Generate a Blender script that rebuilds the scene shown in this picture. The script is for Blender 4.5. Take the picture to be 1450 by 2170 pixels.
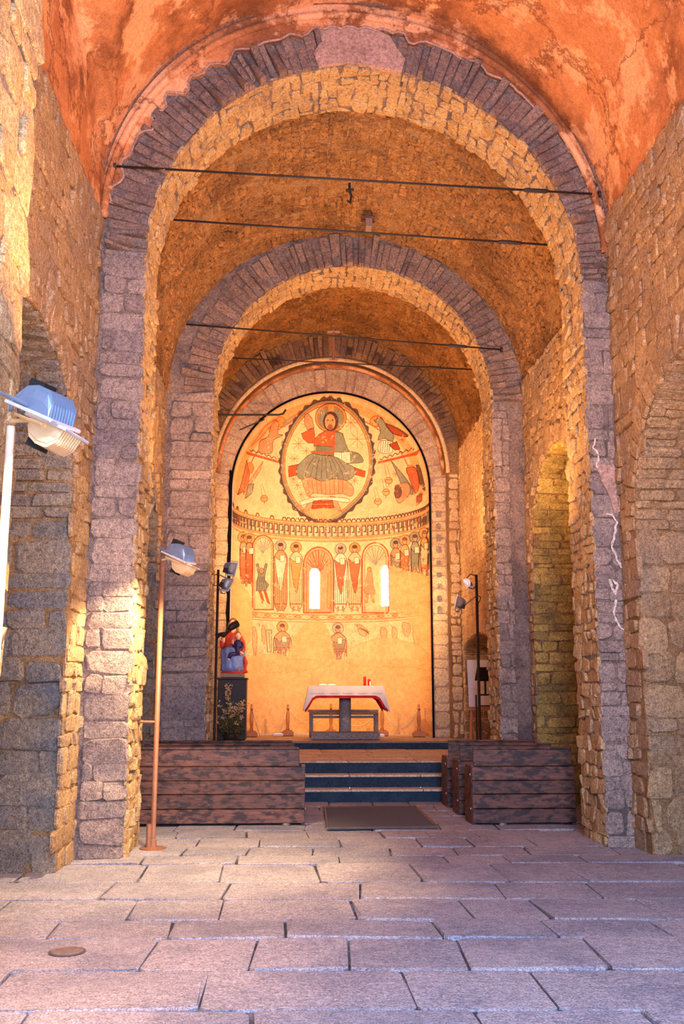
import bpy, bmesh, math, random
import numpy as np
from mathutils import Vector, Matrix, noise as mnoise
PI = math.pi
sc = bpy.context.scene
for o in list(bpy.data.objects): bpy.data.objects.remove(o)

# ------------------------------------------------------------------ camera (calibrated from the photograph)
F, CX, CY = 2100.0, 725.0, 1085.0
YAW = math.atan((CX-625.0)/F); PITCH = math.atan((1468.0-CY)/F)
CAM = Vector((0, 0, 1.58))
FW = Vector((math.sin(YAW)*math.cos(PITCH), math.cos(YAW)*math.cos(PITCH), math.sin(PITCH)))
RT = Vector((math.cos(YAW), -math.sin(YAW), 0)); UP = RT.cross(FW)
cd = bpy.data.cameras.new('camera'); cam = bpy.data.objects.new('camera', cd); sc.collection.objects.link(cam)
cd.sensor_fit = 'VERTICAL'; cd.sensor_height = 36.0; cd.lens = F/2170*36; cd.clip_end = 200
cam.matrix_world = Matrix(((RT.x, UP.x, -FW.x, 0), (RT.y, UP.y, -FW.y, 0), (RT.z, UP.z, -FW.z, CAM.z), (0, 0, 0, 1)))
sc.camera = cam

# ------------------------------------------------------------------ colour management, sky, large lights
vs = sc.view_settings; vs.view_transform = 'Standard'; vs.look = 'None'; vs.gamma = 1; vs.use_curve_mapping = False
vs.exposure = 0.35
sc.cycles.max_bounces = 6; sc.cycles.diffuse_bounces = 4; sc.cycles.sample_clamp_indirect = 6
w = bpy.data.worlds.new('sky'); sc.world = w; w.use_nodes = True
bg = w.node_tree.nodes['Background']; bg.inputs[0].default_value = (.75, .85, 1, 1); bg.inputs[1].default_value = 1.0

def lamp(name, kind, loc, aim, power, color, **kw):
    d = bpy.data.lights.new(name, kind); d.energy = power; d.color = color
    for k, v in kw.items(): setattr(d, k, v)
    o = bpy.data.objects.new(name, d); sc.collection.objects.link(o); o.location = loc
    o.rotation_euler = (Vector(aim)-Vector(loc)).to_track_quat('-Z', 'Y').to_euler()
    return o
WARM = (1.0, .50, .20); WARM2 = (1.0, .62, .29); COOL = (.46, .62, 1.0)
# daylight through the open west door behind the camera
lamp('door_daylight', 'AREA', (1.0, -1.2, 2.0), (1.0, 10, 1.6), 500, COOL, shape='RECTANGLE', size=3.4, size_y=3.4)
lamp('cool_floor_fill', 'AREA', (.9, -1.6, 5.2), (.9, 8.5, .0), 1050, COOL, shape='RECTANGLE', size=3.0, size_y=2.4)  # added cool fill above the camera, brightens floor and front faces
# low sun through the south doorway of the first bay, raking across the left piers and floor
lamp('side_door_sun', 'SPOT', (3.35, 7.9, 2.2), (-1.9, 9.0, 1.0), 900, WARM2, spot_size=math.radians(72), spot_blend=.8, shadow_soft_size=.12)
# floodlights: the upward heads on the poles, and the twin heads on both sides of the chancel; two right nave uplights are added fills
lamp('flood_near_down', 'SPOT', (-1.22, 4.95, 2.86), (-1.55, 6.3, .0), 950, (1.0, .52, .22), spot_size=math.radians(88), spot_blend=1.0, shadow_soft_size=.12)
lamp('flood_second_down', 'SPOT', (-1.08, 9.80, 2.86), (-1.65, 10.2, .6), 420, (1.0, .72, .40), spot_size=math.radians(110), spot_blend=.35, shadow_soft_size=.10)
lamp('flood_near_up', 'AREA', (-.6, 5.4, 3.3), (.9, 8.8, 9.0), 150, WARM, shape='DISK', size=.5)
lamp('fill_near_right_up', 'AREA', (2.7, 5.4, 3.3), (1.3, 9.2, 8.6), 170, WARM, shape='DISK', size=.5)  # added warm fill for the near vault, no pole stands here
lamp('flood_second_up', 'AREA', (-.9, 11.6, 3.3), (.9, 12.8, 8.6), 150, WARM, shape='DISK', size=.4)
lamp('fill_second_right_up', 'AREA', (2.6, 12.0, 3.2), (1.1, 13, 8.4), 150, WARM, shape='DISK', size=.4)  # added warm fill for the second bay, no pole stands here
lamp('flood_left_chancel', 'SPOT', (-.92, 18.35, 3.6), (1.6, 22.9, 4.2), 500, WARM2, spot_size=math.radians(105), spot_blend=.7, shadow_soft_size=.1)
lamp('flood_right_chancel', 'SPOT', (2.75, 18.35, 3.3), (-.2, 22.9, 3.6), 440, WARM2, spot_size=math.radians(105), spot_blend=.7, shadow_soft_size=.1)
lamp('flood_left_chancel_up', 'AREA', (-.9, 16.9, 4.25), (.8, 18.6, 8.8), 110, WARM, shape='DISK', size=.3)
lamp('flood_right_chancel_up', 'AREA', (2.7, 16.9, 4.15), (.8, 18.8, 8.8), 110, WARM, shape='DISK', size=.3)

# ------------------------------------------------------------------ materials
MATS = {}
def nt_new(name):
    m = bpy.data.materials.new(name); m.use_nodes = True; MATS[name] = m
    nt = m.node_tree; return m, nt, nt.nodes, nt.links, nt.nodes['Principled BSDF']
def ramp(N, stops, interp='LINEAR'):
    r = N.new('ShaderNodeValToRGB'); e = r.color_ramp.elements; r.color_ramp.interpolation = interp
    while len(e) < len(stops): e.new(.5)
    for i, (p, c) in enumerate(stops): e[i].position = p; e[i].color = (*c, 1) if len(c) == 3 else c
    return r
def noise_tex(N, L, scale, detail=4, rough=.6, vec=None):
    n = N.new('ShaderNodeTexNoise'); n.inputs['Scale'].default_value = scale
    n.inputs['Detail'].default_value = detail; n.inputs['Roughness'].default_value = rough
    if vec is not None: L.new(vec, n.inputs['Vector'])
    return n
def mixc(N, L, a, b, f, mode='MIX'):
    m = N.new('ShaderNodeMix'); m.data_type = 'RGBA'; m.blend_type = mode
    for sock, v in ((m.inputs[0], f), (m.inputs[6], a), (m.inputs[7], b)):
        if isinstance(v, (int, float)): sock.default_value = v
        elif isinstance(v, tuple): sock.default_value = (*v, 1)
        else: L.new(v, sock)
    return m.outputs[2]
def stone_mat(name, cols, stain=None, stain_amt=.5, stain_scale=1.2, bump=.5, bscale=14, rough=.9, grain=.5, dark=(.1,.07,.05), pit=.3, pv=.30, ns=5.5, mott=.9, veins=None):
    """masonry: one tint per piece (face attribute rnd), broad natural staining, pits, fine grain, bump"""
    m, nt, N, L, B = nt_new(name)
    geo = N.new('ShaderNodeNewGeometry'); pos = geo.outputs['Position']
    at = N.new('ShaderNodeAttribute'); at.attribute_name = 'rnd'
    n0 = noise_tex(N, L, ns, 7, .80, pos)
    add = N.new('ShaderNodeMath'); add.operation = 'MULTIPLY_ADD'; L.new(n0.outputs[0], add.inputs[0]); add.inputs[1].default_value = 1.1
    sub = N.new('ShaderNodeMath'); sub.operation = 'MULTIPLY_ADD'; L.new(at.outputs['Fac'], sub.inputs[0]); sub.inputs[1].default_value = pv; sub.inputs[2].default_value = -.05-pv/2
    L.new(sub.outputs[0], add.inputs[2])
    r = ramp(N, [(i/(len(cols)-1), c) for i, c in enumerate(cols)]); L.new(add.outputs[0], r.inputs[0])
    col = r.outputs[0]
    if stain:
        n1 = noise_tex(N, L, stain_scale, 5, .65, pos)
        r1 = ramp(N, [(.47, (0,0,0)), (.60, (1,1,1))]); L.new(n1.outputs[0], r1.inputs[0])
        mm = N.new('ShaderNodeMath'); mm.operation = 'MULTIPLY'; L.new(r1.outputs[0], mm.inputs[0]); mm.inputs[1].default_value = stain_amt
        col = mixc(N, L, col, stain, mm.outputs[0])
    if veins:                                                   # crackle and pale limewash clouds in old plaster
        n5 = noise_tex(N, L, 1.3, 6, .7, pos); r5 = ramp(N, [(.50, (0,0,0)), (.56, (.8,)*3)]); L.new(n5.outputs[0], r5.inputs[0]); col = mixc(N, L, col, veins[0], r5.outputs[0])
        wv = N.new('ShaderNodeVectorMath'); wv.operation = 'MULTIPLY_ADD'; L.new(n5.outputs[1], wv.inputs[0]); wv.inputs[1].default_value = (1.6, 1.6, 1.6); L.new(pos, wv.inputs[2])
        vo = N.new('ShaderNodeTexVoronoi'); vo.feature = 'DISTANCE_TO_EDGE'; vo.inputs['Scale'].default_value = .75; L.new(wv.outputs[0], vo.inputs['Vector'])
        r6 = ramp(N, [(.0, (.9,)*3), (.012, (.5,)*3), (.035, (0,0,0))]); L.new(vo.outputs['Distance'], r6.inputs[0]); col = mixc(N, L, col, veins[1], r6.outputs[0])
    n2 = noise_tex(N, L, bscale, 6, .75, pos)
    r2 = ramp(N, [(.30, (1,1,1)), (.44, (0,0,0))]); L.new(n2.outputs[0], r2.inputs[0])
    mm = N.new('ShaderNodeMath'); mm.operation = 'MULTIPLY'; L.new(r2.outputs[0], mm.inputs[0]); mm.inputs[1].default_value = pit
    col = mixc(N, L, col, dark, mm.outputs[0])
    n3 = noise_tex(N, L, 90, 2, .7, pos)
    r3 = ramp(N, [(.3, (1-grain,)*3), (.7, (1+grain*.8,)*3)]); L.new(n3.outputs[0], r3.inputs[0])
    col = mixc(N, L, col, r3.outputs[0], 1.0, 'MULTIPLY')
    n4 = noise_tex(N, L, 27, 6, .8, pos)
    r4 = ramp(N, [(.34, (.42,)*3), (.50, (1.0,)*3), (.66, (1.38,)*3)]); L.new(n4.outputs[0], r4.inputs[0])
    col = mixc(N, L, col, r4.outputs[0], mott, 'MULTIPLY')
    L.new(col, B.inputs['Base Color']); B.inputs['Roughness'].default_value = rough
    B.inputs['Specular IOR Level'].default_value = .2
    b = N.new('ShaderNodeBump'); b.inputs['Strength'].default_value = bump; b.inputs['Distance'].default_value = .07
    ma = N.new('ShaderNodeMath'); ma.operation = 'MULTIPLY_ADD'; L.new(n3.outputs[0], ma.inputs[0]); ma.inputs[1].default_value = .25; L.new(n2.outputs[0], ma.inputs[2])
    L.new(ma.outputs[0], b.inputs['Height']); L.new(b.outputs[0], B.inputs['Normal'])
    return m
def flat(name, col, rough=.6, metal=0, spec=.4, var=.15, vscale=12, bump=.1, emit=None):
    m, nt, N, L, B = nt_new(name)
    geo = N.new('ShaderNodeNewGeometry')
    n = noise_tex(N, L, vscale, 5, .6, geo.outputs['Position'])
    r = ramp(N, [(.3, tuple(c*(1-var) for c in col)), (.7, tuple(min(1, c*(1+var)) for c in col))]); L.new(n.outputs[0], r.inputs[0])
    L.new(r.outputs[0], B.inputs['Base Color']); B.inputs['Roughness'].default_value = rough; B.inputs['Metallic'].default_value = metal
    B.inputs['Specular IOR Level'].default_value = spec
    if bump:
        b = N.new('ShaderNodeBump'); b.inputs['Strength'].default_value = bump; b.inputs['Distance'].default_value = .01
        L.new(n.outputs[0], b.inputs['Height']); L.new(b.outputs[0], B.inputs['Normal'])
    if emit:
        B.inputs['Emission Color'].default_value = (*emit[0], 1); B.inputs['Emission Strength'].default_value = emit[1]
    return m
M_FACE = stone_mat('mauve_grey_dressed_stone', [(.14,.10,.09), (.42,.31,.27), (.62,.46,.38), (.78,.57,.40)], (.26,.22,.24), .5, 1.1, 1.0, 13, pit=.65, pv=.28)
M_RING = stone_mat('mauve_voussoir_stone', [(.14,.085,.075), (.33,.22,.18), (.47,.31,.24), (.58,.40,.28)], (.22,.16,.16), .5, 1.3, 1.0, 14, pit=.6, pv=.22)
M_DARKV = stone_mat('dark_tufa_voussoir', [(.13,.07,.05), (.22,.125,.09), (.31,.18,.125), (.38,.22,.14)], (.20,.15,.15), .4, 1.5, .7, 16, pit=.35)
M_SOFF = stone_mat('tan_rubble_stone', [(.42,.24,.11), (.60,.37,.17), (.74,.50,.25), (.82,.58,.33)], (.30,.19,.13), .35, 1.6, .8, 14, pit=.45)
M_VAULT = stone_mat('ochre_vault_rubble', [(.13,.05,.02), (.38,.17,.06), (.62,.32,.12), (.80,.50,.24)], (.16,.07,.03), .6, .9, 1.0, 13, pit=.75, pv=.22, ns=10)
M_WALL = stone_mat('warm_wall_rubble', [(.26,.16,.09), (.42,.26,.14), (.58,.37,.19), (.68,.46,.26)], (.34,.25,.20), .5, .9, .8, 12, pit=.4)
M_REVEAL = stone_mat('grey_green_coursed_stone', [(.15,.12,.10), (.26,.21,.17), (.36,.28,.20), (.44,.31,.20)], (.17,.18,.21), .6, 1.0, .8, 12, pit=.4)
M_OLIVE = stone_mat('olive_lit_coursed_stone', [(.26,.17,.05), (.50,.34,.10), (.72,.50,.15), (.84,.60,.22)], (.16,.13,.07), .6, 1.3, .8, 13, pit=.45)  # yellow-green light in the recess is put into this stone colour
M_MORT = stone_mat('ochre_lime_mortar', [(.20,.11,.05), (.42,.24,.11), (.56,.35,.17)], (.16,.09,.05), .6, 1.0, .8, 14, pit=.55)
M_MORTG = stone_mat('grey_lime_mortar', [(.20,.14,.125), (.32,.23,.20), (.46,.33,.26)], (.10,.08,.08), .6, 1.4, .8, 16, pit=.5)
M_PLAST = stone_mat('burnt_orange_plaster', [(.22,.075,.03), (.50,.185,.07), (.66,.26,.10), (.80,.40,.19)], (.22,.075,.03), .85, .8, .35, 5, grain=.3, pit=.25, dark=(.28,.09,.03), mott=.45, veins=((.86,.44,.22), (.20,.07,.03)))
M_PLASTP = stone_mat('dusky_pink_plaster', [(.34,.20,.16), (.46,.29,.23), (.58,.38,.30)], (.26,.15,.12), .5, 2, .4, 10, grain=.35, pit=.3)
M_CREAM = stone_mat('cream_plaster', [(.50,.32,.17), (.72,.50,.29), (.84,.64,.40)], (.45,.26,.13), .5, 1.2, .4, 9, grain=.3, pit=.25)
M_WHITE = stone_mat('white_lime_filler', [(.75,.62,.55), (.85,.74,.68)], None, bump=.6, grain=.3, pit=.1)
M_FLOOR = stone_mat('lavender_grey_paving', [(.22,.21,.25), (.36,.34,.39), (.46,.42,.46), (.48,.41,.41)], (.24,.24,.31), .6, 1.3, .5, 9, rough=.75, grain=.6, pit=.18, mott=.6)
M_JOINT = stone_mat('dark_floor_joint', [(.05,.05,.06), (.12,.11,.13)], (.36,.37,.44), .6, 2, .6, 16)
M_ASHL = stone_mat('pale_ashlar', [(.50,.34,.22), (.62,.44,.29), (.70,.52,.35)], (.40,.24,.15), .5, 2.0, .5, 12, pit=.3)
M_SLATE = stone_mat('blue_black_slate', [(.008,.022,.045), (.018,.042,.080)], (.03,.06,.09), .5, 3, .3, 20, rough=.5, grain=.5, pit=.1, dark=(.01,.02,.03))
M_TREAD = stone_mat('buff_step_stone', [(.62,.50,.37), (.80,.66,.50)], (.50,.38,.27), .5, 2, .4, 14, grain=.35, pit=.2)
M_ALTAR = stone_mat('grey_altar_stone', [(.20,.19,.20), (.32,.29,.28)], (.24,.19,.15), .4, 4, .3, 30, rough=.6, grain=.5, pit=.2)
def wood(name, c0, c1, c2, scale=(1.2, 9, 9), knots=True, rough=.55):
    m, nt, N, L, B = nt_new(name)
    geo = N.new('ShaderNodeNewGeometry'); mp = N.new('ShaderNodeMapping'); L.new(geo.outputs['Position'], mp.inputs[0]); mp.inputs['Scale'].default_value = scale
    at = N.new('ShaderNodeAttribute'); at.attribute_name = 'rnd'
    n = noise_tex(N, L, 5, 6, .7, mp.outputs[0])
    mp2 = N.new('ShaderNodeMapping'); L.new(geo.outputs['Position'], mp2.inputs[0]); mp2.inputs['Scale'].default_value = (1, 1, 2.2)
    k = noise_tex(N, L, 8.5, 3, .6, mp2.outputs[0])
    rr = ramp(N, [(.25, c0), (.5, c1), (.75, c2)]); L.new(n.outputs[0], rr.inputs[0]); col = rr.outputs[0]
    if knots:
        rk = ramp(N, [(.47, (0,0,0)), (.60, (.9,)*3)]); L.new(k.outputs[0], rk.inputs[0])
        col = mixc(N, L, col, tuple(c*.35 for c in c0), rk.outputs[0])
    tn = N.new('ShaderNodeMath'); tn.operation = 'MULTIPLY_ADD'; L.new(at.outputs['Fac'], tn.inputs[0]); tn.inputs[1].default_value = .5; tn.inputs[2].default_value = .75
    cc = N.new('ShaderNodeCombineColor'); [L.new(tn.outputs[0], cc.inputs[i]) for i in range(3)]
    col = mixc(N, L, col, cc.outputs[0], 1.0, 'MULTIPLY')
    L.new(col, B.inputs['Base Color']); B.inputs['Roughness'].default_value = rough
    b = N.new('ShaderNodeBump'); b.inputs['Strength'].default_value = .3; b.inputs['Distance'].default_value = .01
    L.new(n.outputs[0], b.inputs['Height']); L.new(b.outputs[0], B.inputs['Normal'])
    return m
M_PEW = wood('dark_walnut_plank', (.045,.014,.009), (.13,.044,.027), (.25,.10,.058))
M_OAK = wood('orange_pine', (.36,.12,.04), (.52,.20,.07), (.64,.30,.12), (9, 9, 1.2), False)
M_BENCH = wood('dark_bench_wood', (.14,.09,.075), (.22,.15,.12), (.30,.21,.17), (2, 9, 9), False)
M_IRON = flat('black_iron', (.03,.022,.02), .6, .3)
M_RUST = flat('rust_brown_pole_paint', (.30,.13,.07), .5, .2)
M_COPP = flat('cream_pole_paint', (.80,.58,.40), .45, .1)
M_ALU = flat('blue_grey_cast_aluminium', (.26,.32,.44), .4, .55, var=.1)
M_ALUW = flat('warm_lit_aluminium', (.80,.56,.33), .35, .5, var=.1, emit=((1,.62,.28), .12))  # warm lamp light put into the colour and glow of the lower housings
M_BLK = flat('black_plastic', (.015,.014,.015), .5, 0)
M_GLASS = flat('lit_lamp_glass', (.75,.72,.85), .15, 0, var=.02, emit=((1,.85,.8), .5))
M_DIFF = flat('white_frame_metal', (.75,.70,.66), .4, .3)
M_CLOTH = flat('white_linen', (.82,.74,.70), .9, 0, .1, .06, 40)
M_RED = flat('red_cloth', (.62,.02,.02), .8, 0, .1, .15, 20)
M_WINGL = flat('daylit_window_glass', (.9,.92,1), .2, 0, var=.02, emit=((.86,.88,1.0), 1.6))
M_BLUE = flat('blue_robe_paint', (.16,.27,.62), .5, var=.3, vscale=14)
M_NAVY = flat('navy_robe_paint', (.025,.02,.12), .5, var=.3)
M_REDP = flat('red_robe_paint', (.62,.06,.03), .5, var=.25)
M_SKIN = flat('painted_flesh', (.80,.48,.32), .5, var=.06)
M_HAIR = flat('painted_brown_hair', (.20,.09,.04), .6)
M_PLINTH = flat('black_plinth', (.018,.018,.022), .6, var=.4, vscale=20)
M_DRIED = flat('dried_cream_petals', (.62,.44,.24), .9, var=.3, vscale=30)
M_DRIEDG = flat('dried_olive_leaves', (.14,.12,.04), .9, var=.4, vscale=30)
M_ROPE = flat('cream_rope', (.80,.62,.36), .9, var=.2, vscale=60)
M_PAPER = flat('white_board', (.80,.76,.74), .5, 0, .4, .04, 6)
M_WAX = flat('red_glass_candle', (.62,.01,.01), .35)
M_MAT = flat('grey_brown_doormat', (.12,.125,.15), .95, 0, .1, .35, 60, .5)
M_MATE = flat('worn_metal_edging', (.16,.135,.13), .5, .5)
M_GAP = flat('black_gap', (.008,.006,.005), 1, 0, 0)
M_DISC = flat('bronze_floor_disc', (.21,.155,.14), .7, .1, var=.25, vscale=30)

# ------------------------------------------------------------------ mesh building
ORG = {}
class MB:
    def __init__(s): s.v = []; s.f = []; s.r = []
    def add(s, vs_, fs_, rnd=.5):
        n = len(s.v); s.v += [tuple(p) for p in vs_]; s.f += [tuple(i+n for i in f) for f in fs_]; s.r += [rnd]*len(fs_); return s
    def box(s, c, d, rz=0, rx=0, ry=0, rnd=.5, bev=0):
        a, b_, h = d[0]/2, d[1]/2, d[2]/2
        R = Matrix.Rotation(rz, 3, 'Z') @ Matrix.Rotation(rx, 3, 'X') @ Matrix.Rotation(ry, 3, 'Y')
        if bev:
            e = bev; P = []
            for z, k in ((-h, e), (-h+e, 0), (h-e, 0), (h, e)):
                aa, bb = a-k, b_-k; q = e*.6
                P += [(-aa+q,-bb,z),(aa-q,-bb,z),(aa,-bb+q,z),(aa,bb-q,z),(aa-q,bb,z),(-aa+q,bb,z),(-aa,bb-q,z),(-aa,-bb+q,z)]
            Fs = [tuple(range(7,-1,-1)), tuple(range(24,32))]
            for l in range(3):
                for i in range(8): j = (i+1) % 8; Fs.append((l*8+i, l*8+j, l*8+8+j, l*8+8+i))
        else:
            P = [(-a,-b_,-h),(a,-b_,-h),(a,b_,-h),(-a,b_,-h),(-a,-b_,h),(a,-b_,h),(a,b_,h),(-a,b_,h)]
            Fs = [(3,2,1,0),(4,5,6,7),(0,1,5,4),(1,2,6,5),(2,3,7,6),(3,0,4,7)]
        return s.add([Vector(c)+R@Vector(p) for p in P], Fs, rnd)
    def tube(s, pts, r, n=10, rnd=.5, caps=True):
        pts = [Vector(p) for p in pts]; rs = r if isinstance(r, (list, tuple)) else [r]*len(pts)
        V = []; prev = None
        for i, p in enumerate(pts):
            t = (pts[min(i+1, len(pts)-1)]-pts[max(i-1, 0)]).normalized()
            if prev is None: a = t.orthogonal().normalized()
            else: a = (prev - t*prev.dot(t)).normalized()
            prev = a; b_ = t.cross(a)
            V += [p+(a*math.cos(2*PI*k/n)+b_*math.sin(2*PI*k/n))*rs[i] for k in range(n)]
        Fs = []
        for i in range(len(pts)-1):
            for k in range(n): j = (k+1) % n; Fs.append((i*n+k, i*n+j, i*n+n+j, i*n+n+k))
        if caps: Fs += [tuple(range(n-1,-1,-1)), tuple(range((len(pts)-1)*n, len(pts)*n))]
        return s.add(V, Fs, rnd)
    def lathe(s, c, prof, n=20, sx=1, sy=1, rnd=.5, wob=None):
        V = []; c = Vector(c)
        for (r, z) in prof:
            for k in range(n):
                a = 2*PI*k/n; q = r*(1+(wob(a, z) if wob else 0)); V.append(c+Vector((q*math.cos(a)*sx, q*math.sin(a)*sy, z)))
        Fs = []
        for i in range(len(prof)-1):
            for k in range(n): j = (k+1) % n; Fs.append((i*n+k, i*n+j, i*n+n+j, i*n+n+k))
        Fs += [tuple(range(n-1,-1,-1)), tuple(range((len(prof)-1)*n, len(prof)*n))]
        return s.add(V, Fs, rnd)
    def ball(s, c, d, n=14, m=9, R=None, rnd=.5):
        V = []; c = Vector(c)
        for i in range(m+1):
            e = -PI/2+PI*i/m
            for k in range(n):
                a = 2*PI*k/n; p = Vector((d[0]*math.cos(e)*math.cos(a), d[1]*math.cos(e)*math.sin(a), d[2]*math.sin(e)))
                V.append(c+(R@p if R else p))
        Fs = [(i*n+k, i*n+(k+1) % n, i*n+n+(k+1) % n, i*n+n+k) for i in range(m) for k in range(n)]
        return s.add(V, Fs, rnd)
    def grid(s, rows, closed=False, rnd=.5):
        n = len(rows[0]); V = [p for r_ in rows for p in r_]; Fs = []
        for i in range(len(rows)-1):
            for k in range(n if closed else n-1): j = (k+1) % n; Fs.append((i*n+k, i*n+j, i*n+n+j, i*n+n+k))
        return s.add(V, Fs, rnd)
    def build(s, name, mat, parent=None, smooth=False, kind=None):
        me = bpy.data.meshes.new(name)
        if parent is not None: o0 = Vector(ORG[parent.name])
        else:
            o0 = Vector((0,0,0))
        me.from_pydata([tuple(Vector(p)-o0) for p in s.v] if o0.length else s.v, [], s.f)
        at = me.attributes.new('rnd', 'FLOAT', 'FACE'); at.data.foreach_set('value', s.r)
        if smooth: me.polygons.foreach_set('use_smooth', [True]*len(s.f))
        me.materials.append(mat); me.update()
        ob = bpy.data.objects.new(name, me); sc.collection.objects.link(ob)
        if parent is not None: ob.parent = parent
        ORG[ob.name] = tuple(o0)
        if kind: ob['kind'] = kind
        return ob
def tag(o, label=None, cat=None, group=None, kind=None):
    if label: o['label'] = label
    if cat: o['category'] = cat
    if group: o['group'] = group
    if kind: o['kind'] = kind
    return o
def thing(name, label, cat, loc=(0,0,0), group=None, kind=None):
    o = bpy.data.objects.new(name, None); sc.collection.objects.link(o); o.location = loc; ORG[o.name] = tuple(loc)
    return tag(o, label, cat, group, kind)
def copy_tree(o, parent=None):
    c = o.copy(); sc.collection.objects.link(c); c.parent = parent; ORG[c.name] = ORG[o.name]
    for ch in list(o.children): copy_tree(ch, c)
    return c

# ------------------------------------------------------------------ masonry pieces
def cells(u0, u1, v0, v1, hr, wr, rng, jit=.18):
    """coursed rubble: rows of height hr, pieces of width wr, corners jittered but shared loosely"""
    out = []; v = v0
    while v < v1-.02:
        h = rng.uniform(*hr)
        if v1-(v+h) < hr[0]*.6: h = v1-v
        u = u0-rng.uniform(0, wr[0]*.6) if (u1-u0) > wr[1]*1.5 else u0
        while u < u1-.02:
            w_ = rng.uniform(*wr)
            if u1-(u+w_) < wr[0]*.6: w_ = u1-u
            a, b = max(u, u0), min(u+w_, u1)
            if b-a > .03:
                j = lambda: rng.uniform(-jit, jit)*h*.5
                out.append((a, b, v, v+h, [(j(), j()) for _ in range(4)]))
            u += w_
        v += h
    return out
class Masonry:
    def __init__(s, rng): s.st = []; s.rng = rng
    def stone(s, cell, S, gap=.012, proud=(.01, .04), rnd=None, rough=.16, tilt=.5, cap=.90, crag=.35):
        rng = s.rng; a, b, c, d, J = cell
        g = gap; P = [(a+g+J[0][0], c+g+J[0][1]), (b-g+J[1][0], c+g+J[1][1]), (b-g+J[2][0], d-g+J[2][1]), (a+g+J[3][0], d-g+J[3][1])]
        m = min(b-a, d-c); q = min(.2, rough)*m; ring = []
        for i in range(4):
            p0, p1, p2 = P[i-1], P[i], P[(i+1) % 4]
            def tow(p, t, L_):
                l = math.hypot(t[0]-p[0], t[1]-p[1])+1e-6; return (p[0]+(t[0]-p[0])/l*L_, p[1]+(t[1]-p[1])/l*L_)
            ring.append(tow(p1, p0, q*rng.uniform(.4, 1.8))); ring.append(tow(p1, p2, q*rng.uniform(.4, 1.8)))
        n = 8; cx, cy = sum(p[0] for p in ring)/n, sum(p[1] for p in ring)/n
        h = rng.uniform(*proud); tx, ty = rng.uniform(-tilt, tilt)*h/m, rng.uniform(-tilt, tilt)*h/m
        V = [S(x, y, -.012) for x, y in ring]
        for (x, y) in ring: V.append(S(x, y, h*.45))
        for (x, y) in ring:
            f = cap+rng.uniform(-.05, .04); xx, yy = cx+(x-cx)*f, cy+(y-cy)*f
            V.append(S(xx, yy, h*rng.uniform(.85, 1.1)+tx*(xx-cx)*2+ty*(yy-cy)*2))
        V.append(S(cx+rng.uniform(-.15, .15)*(b-a), cy+rng.uniform(-.15, .15)*(d-c), h*rng.uniform(1.0, 1.0+crag)))
        Fs = [(l*n+i, l*n+(i+1) % n, l*n+n+(i+1) % n, l*n+n+i) for l in range(2) for i in range(n)]
        Fs += [(2*n+i, 2*n+(i+1) % n, 3*n) for i in range(n)]
        s.st.append((V, Fs, rng.random() if rnd is None else rnd, (b-a)*(d-c)))
    def fill(s, cs, S, mask=None, **kw):
        for c in cs:
            if mask is None or mask((c[0]+c[1])/2, (c[2]+c[3])/2): s.stone(c, S, **kw)
    def emit(s, parent, mat, limit, name='stone', smooth=False):
        def key(t):
            V = t[0]; c = sum((Vector(p) for p in V[16:24]), Vector())/8; d = c-CAM; z = d.dot(FW)
            if z < .5: return 0
            x, y = d.dot(RT)/z*F+CX, CY-d.dot(UP)/z*F
            if x < -40 or x > 1490 or y < -40 or y > 2210: return 1e-6*t[3]
            n_ = (Vector(V[18])-Vector(V[16])).cross(Vector(V[21])-Vector(V[16])); n_ = n_.normalized() if n_.length else Vector((0,0,1))
            return t[3]/z/z*abs(n_.dot(d.normalized()))
        ss = sorted(s.st, key=key, reverse=True)
        lim = [t for t in ss[:limit]]
        for t in lim:
            m = MB(); m.add(t[0], t[1], t[2]); m.build(name, mat, parent, smooth)
        if len(ss) > limit:
            m = MB()
            for t in ss[limit:]: m.add(t[0], t[1], t[2])
            m.build('rubble_stones', mat, parent, smooth, 'stuff')
        s.st = []
# ================================================================== STRUCTURE
rng = random.Random(7)
def arc(cx, zs, r, n=40, rz=None): return [(cx+r*math.cos(PI-PI*i/n), zs+(rz or r)*math.sin(PI*i/n)) for i in range(n+1)]

# ---- floor with individual slabs
floor = MB(); floor.box((.9, 5.0, -.06), (9, 22, .10)); floor = floor.build('floor', M_JOINT)
tag(floor, 'lavender grey flagstone floor of the nave with dark open joints', 'floor', kind='structure')
rows = [2.6, 3.45, 4.10, 4.78, 5.34, 6.07, 6.82, 7.35, 8.07, 8.76, 9.67, 10.16, 10.70, 11.35, 11.95, 12.6, 13.25, 13.9, 14.45, 15.02]
ms = Masonry(rng)
for i in range(len(rows)-1):
    y0, y1 = rows[i], rows[i+1]; x = -3.3+rng.uniform(-.6, 0)
    while x < 4.9:
        w_ = rng.uniform(.55, 1.15) if i < 11 else rng.uniform(.5, .9)
        S = lambda u, v, h, a=.035: Vector((u+.02*math.sin(v*3), v-a*u+.03+.012*math.sin(u*4+v), h))
        j = lambda: rng.uniform(-.009, .009)
        ms.stone((x, x+w_, y0, y1, [(j(), j()) for _ in range(4)]), S, gap=.009, proud=(.002, .016), rough=.05, tilt=.3, cap=.97, crag=.05)
        x += w_
ms.emit(floor, M_FLOOR, 290, 'paving_stone', smooth=False)

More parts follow.
